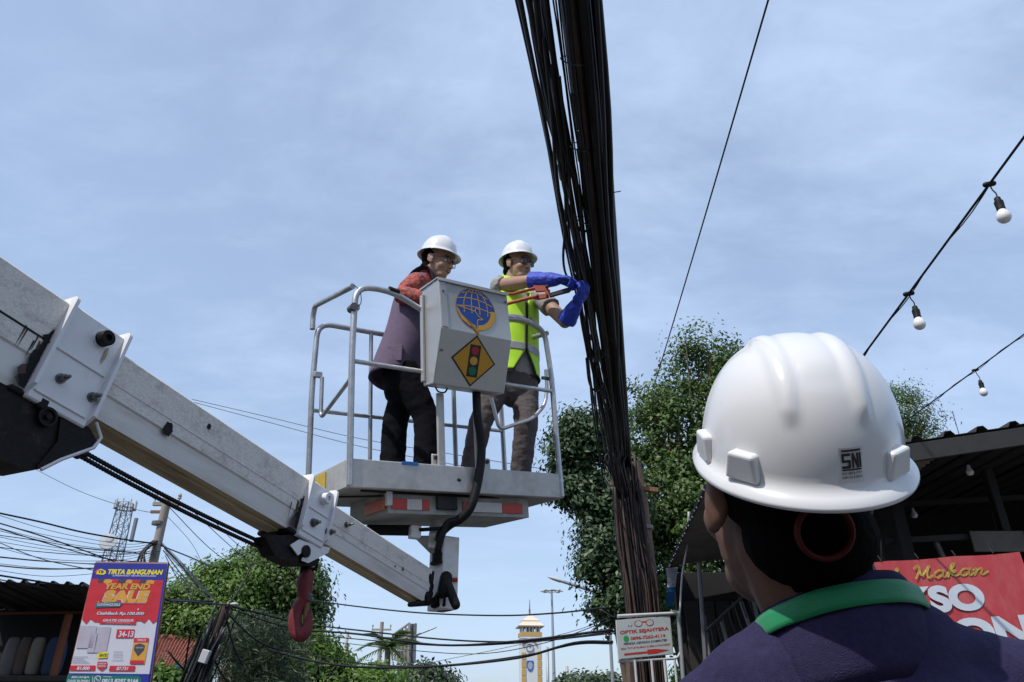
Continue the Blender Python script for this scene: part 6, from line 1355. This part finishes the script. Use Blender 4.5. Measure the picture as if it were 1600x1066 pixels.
# ------------------------------------------------------------------ wires strung across the street
def span(name, label, defs, m='black_cable', base=None):
    t = thing(name, base or P(*defs[0][0][0], defs[0][1]), label, 'wires')
    for pts, Y0, Y1, r in defs:
        n_ = len(pts); MB().tube(catmull([P(x, y, Y0+(Y1-Y0)*i/(n_-1)) for i, (x, y) in enumerate(pts)], 6), r, 5).build('wire', m, t, 180)
    return t
span('wire_span', 'sagging black wires crossing behind the clock tower from the hook to the pole', [
    ([(486, 938), (560, 948), (660, 958), (780, 962), (870, 958), (950, 949)], 12, 8.4, .010), ([(470, 975), (560, 985), (690, 999), (800, 1003), (900, 995), (960, 986)], 12, 8.4, .011), ([(470, 985), (560, 991), (685, 1008), (810, 1002), (957, 984)], 12, 8.4, .014), ([(470, 990), (560, 999), (690, 1009), (810, 1005), (957, 990)], 12, 8.4, .007),
    ([(420, 1015), (500, 1035), (579, 1043), (685, 1041), (810, 1028), (897, 1005), (957, 1003)], 11.5, 8.4, .015), ([(430, 1012), (520, 1030), (600, 1040), (700, 1039), (820, 1024), (900, 1007), (957, 1006)], 11.5, 8.4, .008), ([(500, 1000), (600, 1012), (740, 1022), (850, 1005), (957, 968)], 12, 8.4, .005), ([(680, 1034), (800, 1010), (900, 985), (957, 962)], 14, 8.4, .004), ([(930, 951), (945, 957), (960, 965)], 8.6, 8.3, .006)])
span('wire_span', 'many thin wires sweeping from the left edge towards the grey pole above the sale banner', [
    ([(-20, 798), (60, 815), (130, 832), (200, 844), (245, 850)], 12, 13.9, .015), ([(-20, 812), (60, 836), (130, 860), (185, 880)], 11, 12, .010), ([(-20, 820), (70, 848), (160, 872), (240, 880)], 11, 12, .008), ([(-20, 834), (60, 845), (140, 858), (240, 866)], 12, 13.9, .007), ([(-20, 840), (60, 872), (150, 892)], 10.5, 9, .006), ([(-20, 853), (60, 862), (150, 868), (230, 864)], 12, 13.9, .007),
    ([(-20, 868), (60, 876), (150, 882)], 11, 11, .007), ([(-20, 882), (60, 889), (150, 888)], 11, 11, .010), ([(-20, 896), (100, 915), (200, 932), (330, 940)], 7.6, 10.4, .010), ([(-20, 902), (100, 925), (190, 938), (330, 945)], 7.7, 10.4, .006), ([(-20, 825), (100, 852), (200, 862), (250, 862)], 12, 13.9, .005), ([(250, 852), (300, 872), (330, 886)], 13.9, 13, .012), ([(252, 850), (280, 880), (310, 918)], 13.9, 12, .014), ([(255, 860), (290, 905), (330, 940)], 13.9, 10.6, .010), ([(258, 868), (275, 900), (300, 935)], 13.5, 11, .007), ([(262, 880), (285, 905), (305, 930)], 13, 11, .006)]+[([(-20, 800+k*11+random.uniform(-4, 4)), (80, 826+k*9+random.uniform(-4, 4)), (190, 850+k*5), (244, 846+k*3)], 12, 13.9, .0045) for k in range(9)]+[([(250+k*2, 845+k*4), (285+k*5, 880+k*7), (330+k*3, 930+k*3)], 13.9, 10.6, .005) for k in range(6)])
span('wire_span', 'thin wires dropping from behind the boom to the trees on the left', [
    ([(30, 720), (130, 770), (230, 800), (262, 790)], 16, 14, .006), ([(262, 790), (320, 850), (360, 882)], 14, 18, .008), ([(292, 790), (345, 840), (385, 875)], 15, 18, .008), ([(330, 810), (370, 850), (400, 870)], 16, 18, .007), ([(255, 800), (300, 850), (320, 890)], 14, 18, .005)], 'grey_cable')
span('wire_span', 'two thin wires running behind the legs of the men in the basket', [([(300, 624), (420, 652), (560, 685), (720, 712), (880, 738)], 16, 13, .007), ([(300, 628), (420, 660), (560, 697), (720, 728), (880, 755)], 16, 13, .007)], 'grey_cable')
span('wire_span', 'wires running from the tangled pole past the red hook', [([(356, 946), (420, 962), (470, 975)], 10.5, 12, .015), ([(356, 950), (420, 972), (470, 985)], 10.5, 12, .010), ([(260, 938), (300, 940), (356, 946)], 8.2, 10.5, .012), ([(356, 960), (400, 1000), (440, 1018)], 10.5, 11.5, .012)])

# ------------------------------------------------------------------ unseen houses added behind and beside the photographer to block horizon light
def horizon_block(c, s, label, face):
    t = thing('added_shop_house', (c[0], c[1], 0), label, 'added building', 'unseen shop houses added to block horizon light'); MB().box((c[0], c[1], s[2]/2), s, None, bev=.02).build('wall', 'concrete', t)
    MB().box((c[0], c[1], s[2]+.1), (s[0]+.6, s[1]+.6, .2), None, bev=.02).build('roof', 'roof_sheet', t)
    n_ = int((s[0] if face == 'y' else s[1])/2.4)
    for k in range(n_):
        o_ = -((n_-1)/2)*2.3+2.3*k; p = (c[0]+o_, c[1]+s[1]/2+.02, 1.25) if face == 'y' else (c[0]+s[0]/2+.02, c[1]+o_, 1.25); sz_ = (1.7, .06, 2.4) if face == 'y' else (.06, 1.7, 2.4)
        MB().box(p, sz_, None, bev=.01).build('shutter', 'dark_metal', t); MB().box((p[0], p[1], 4.1), (sz_[0]*.7 if face == 'y' else .06, .06 if face == 'y' else sz_[1]*.7, 1.2), None, bev=.01).build('window', 'goods_blue', t)
horizon_block((-6, -13, 0), (13, 6, 6.2), 'unseen two storey shop house added behind the photographer on the left to block light', 'y'); horizon_block((7.5, -13, 0), (13, 6, 5.6), 'unseen two storey shop house added behind the photographer on the right to block light', 'y'); horizon_block((-12.5, -2, 0), (5, 14, 6.0), 'unseen shop house added on the left of the street to block light', 'x')
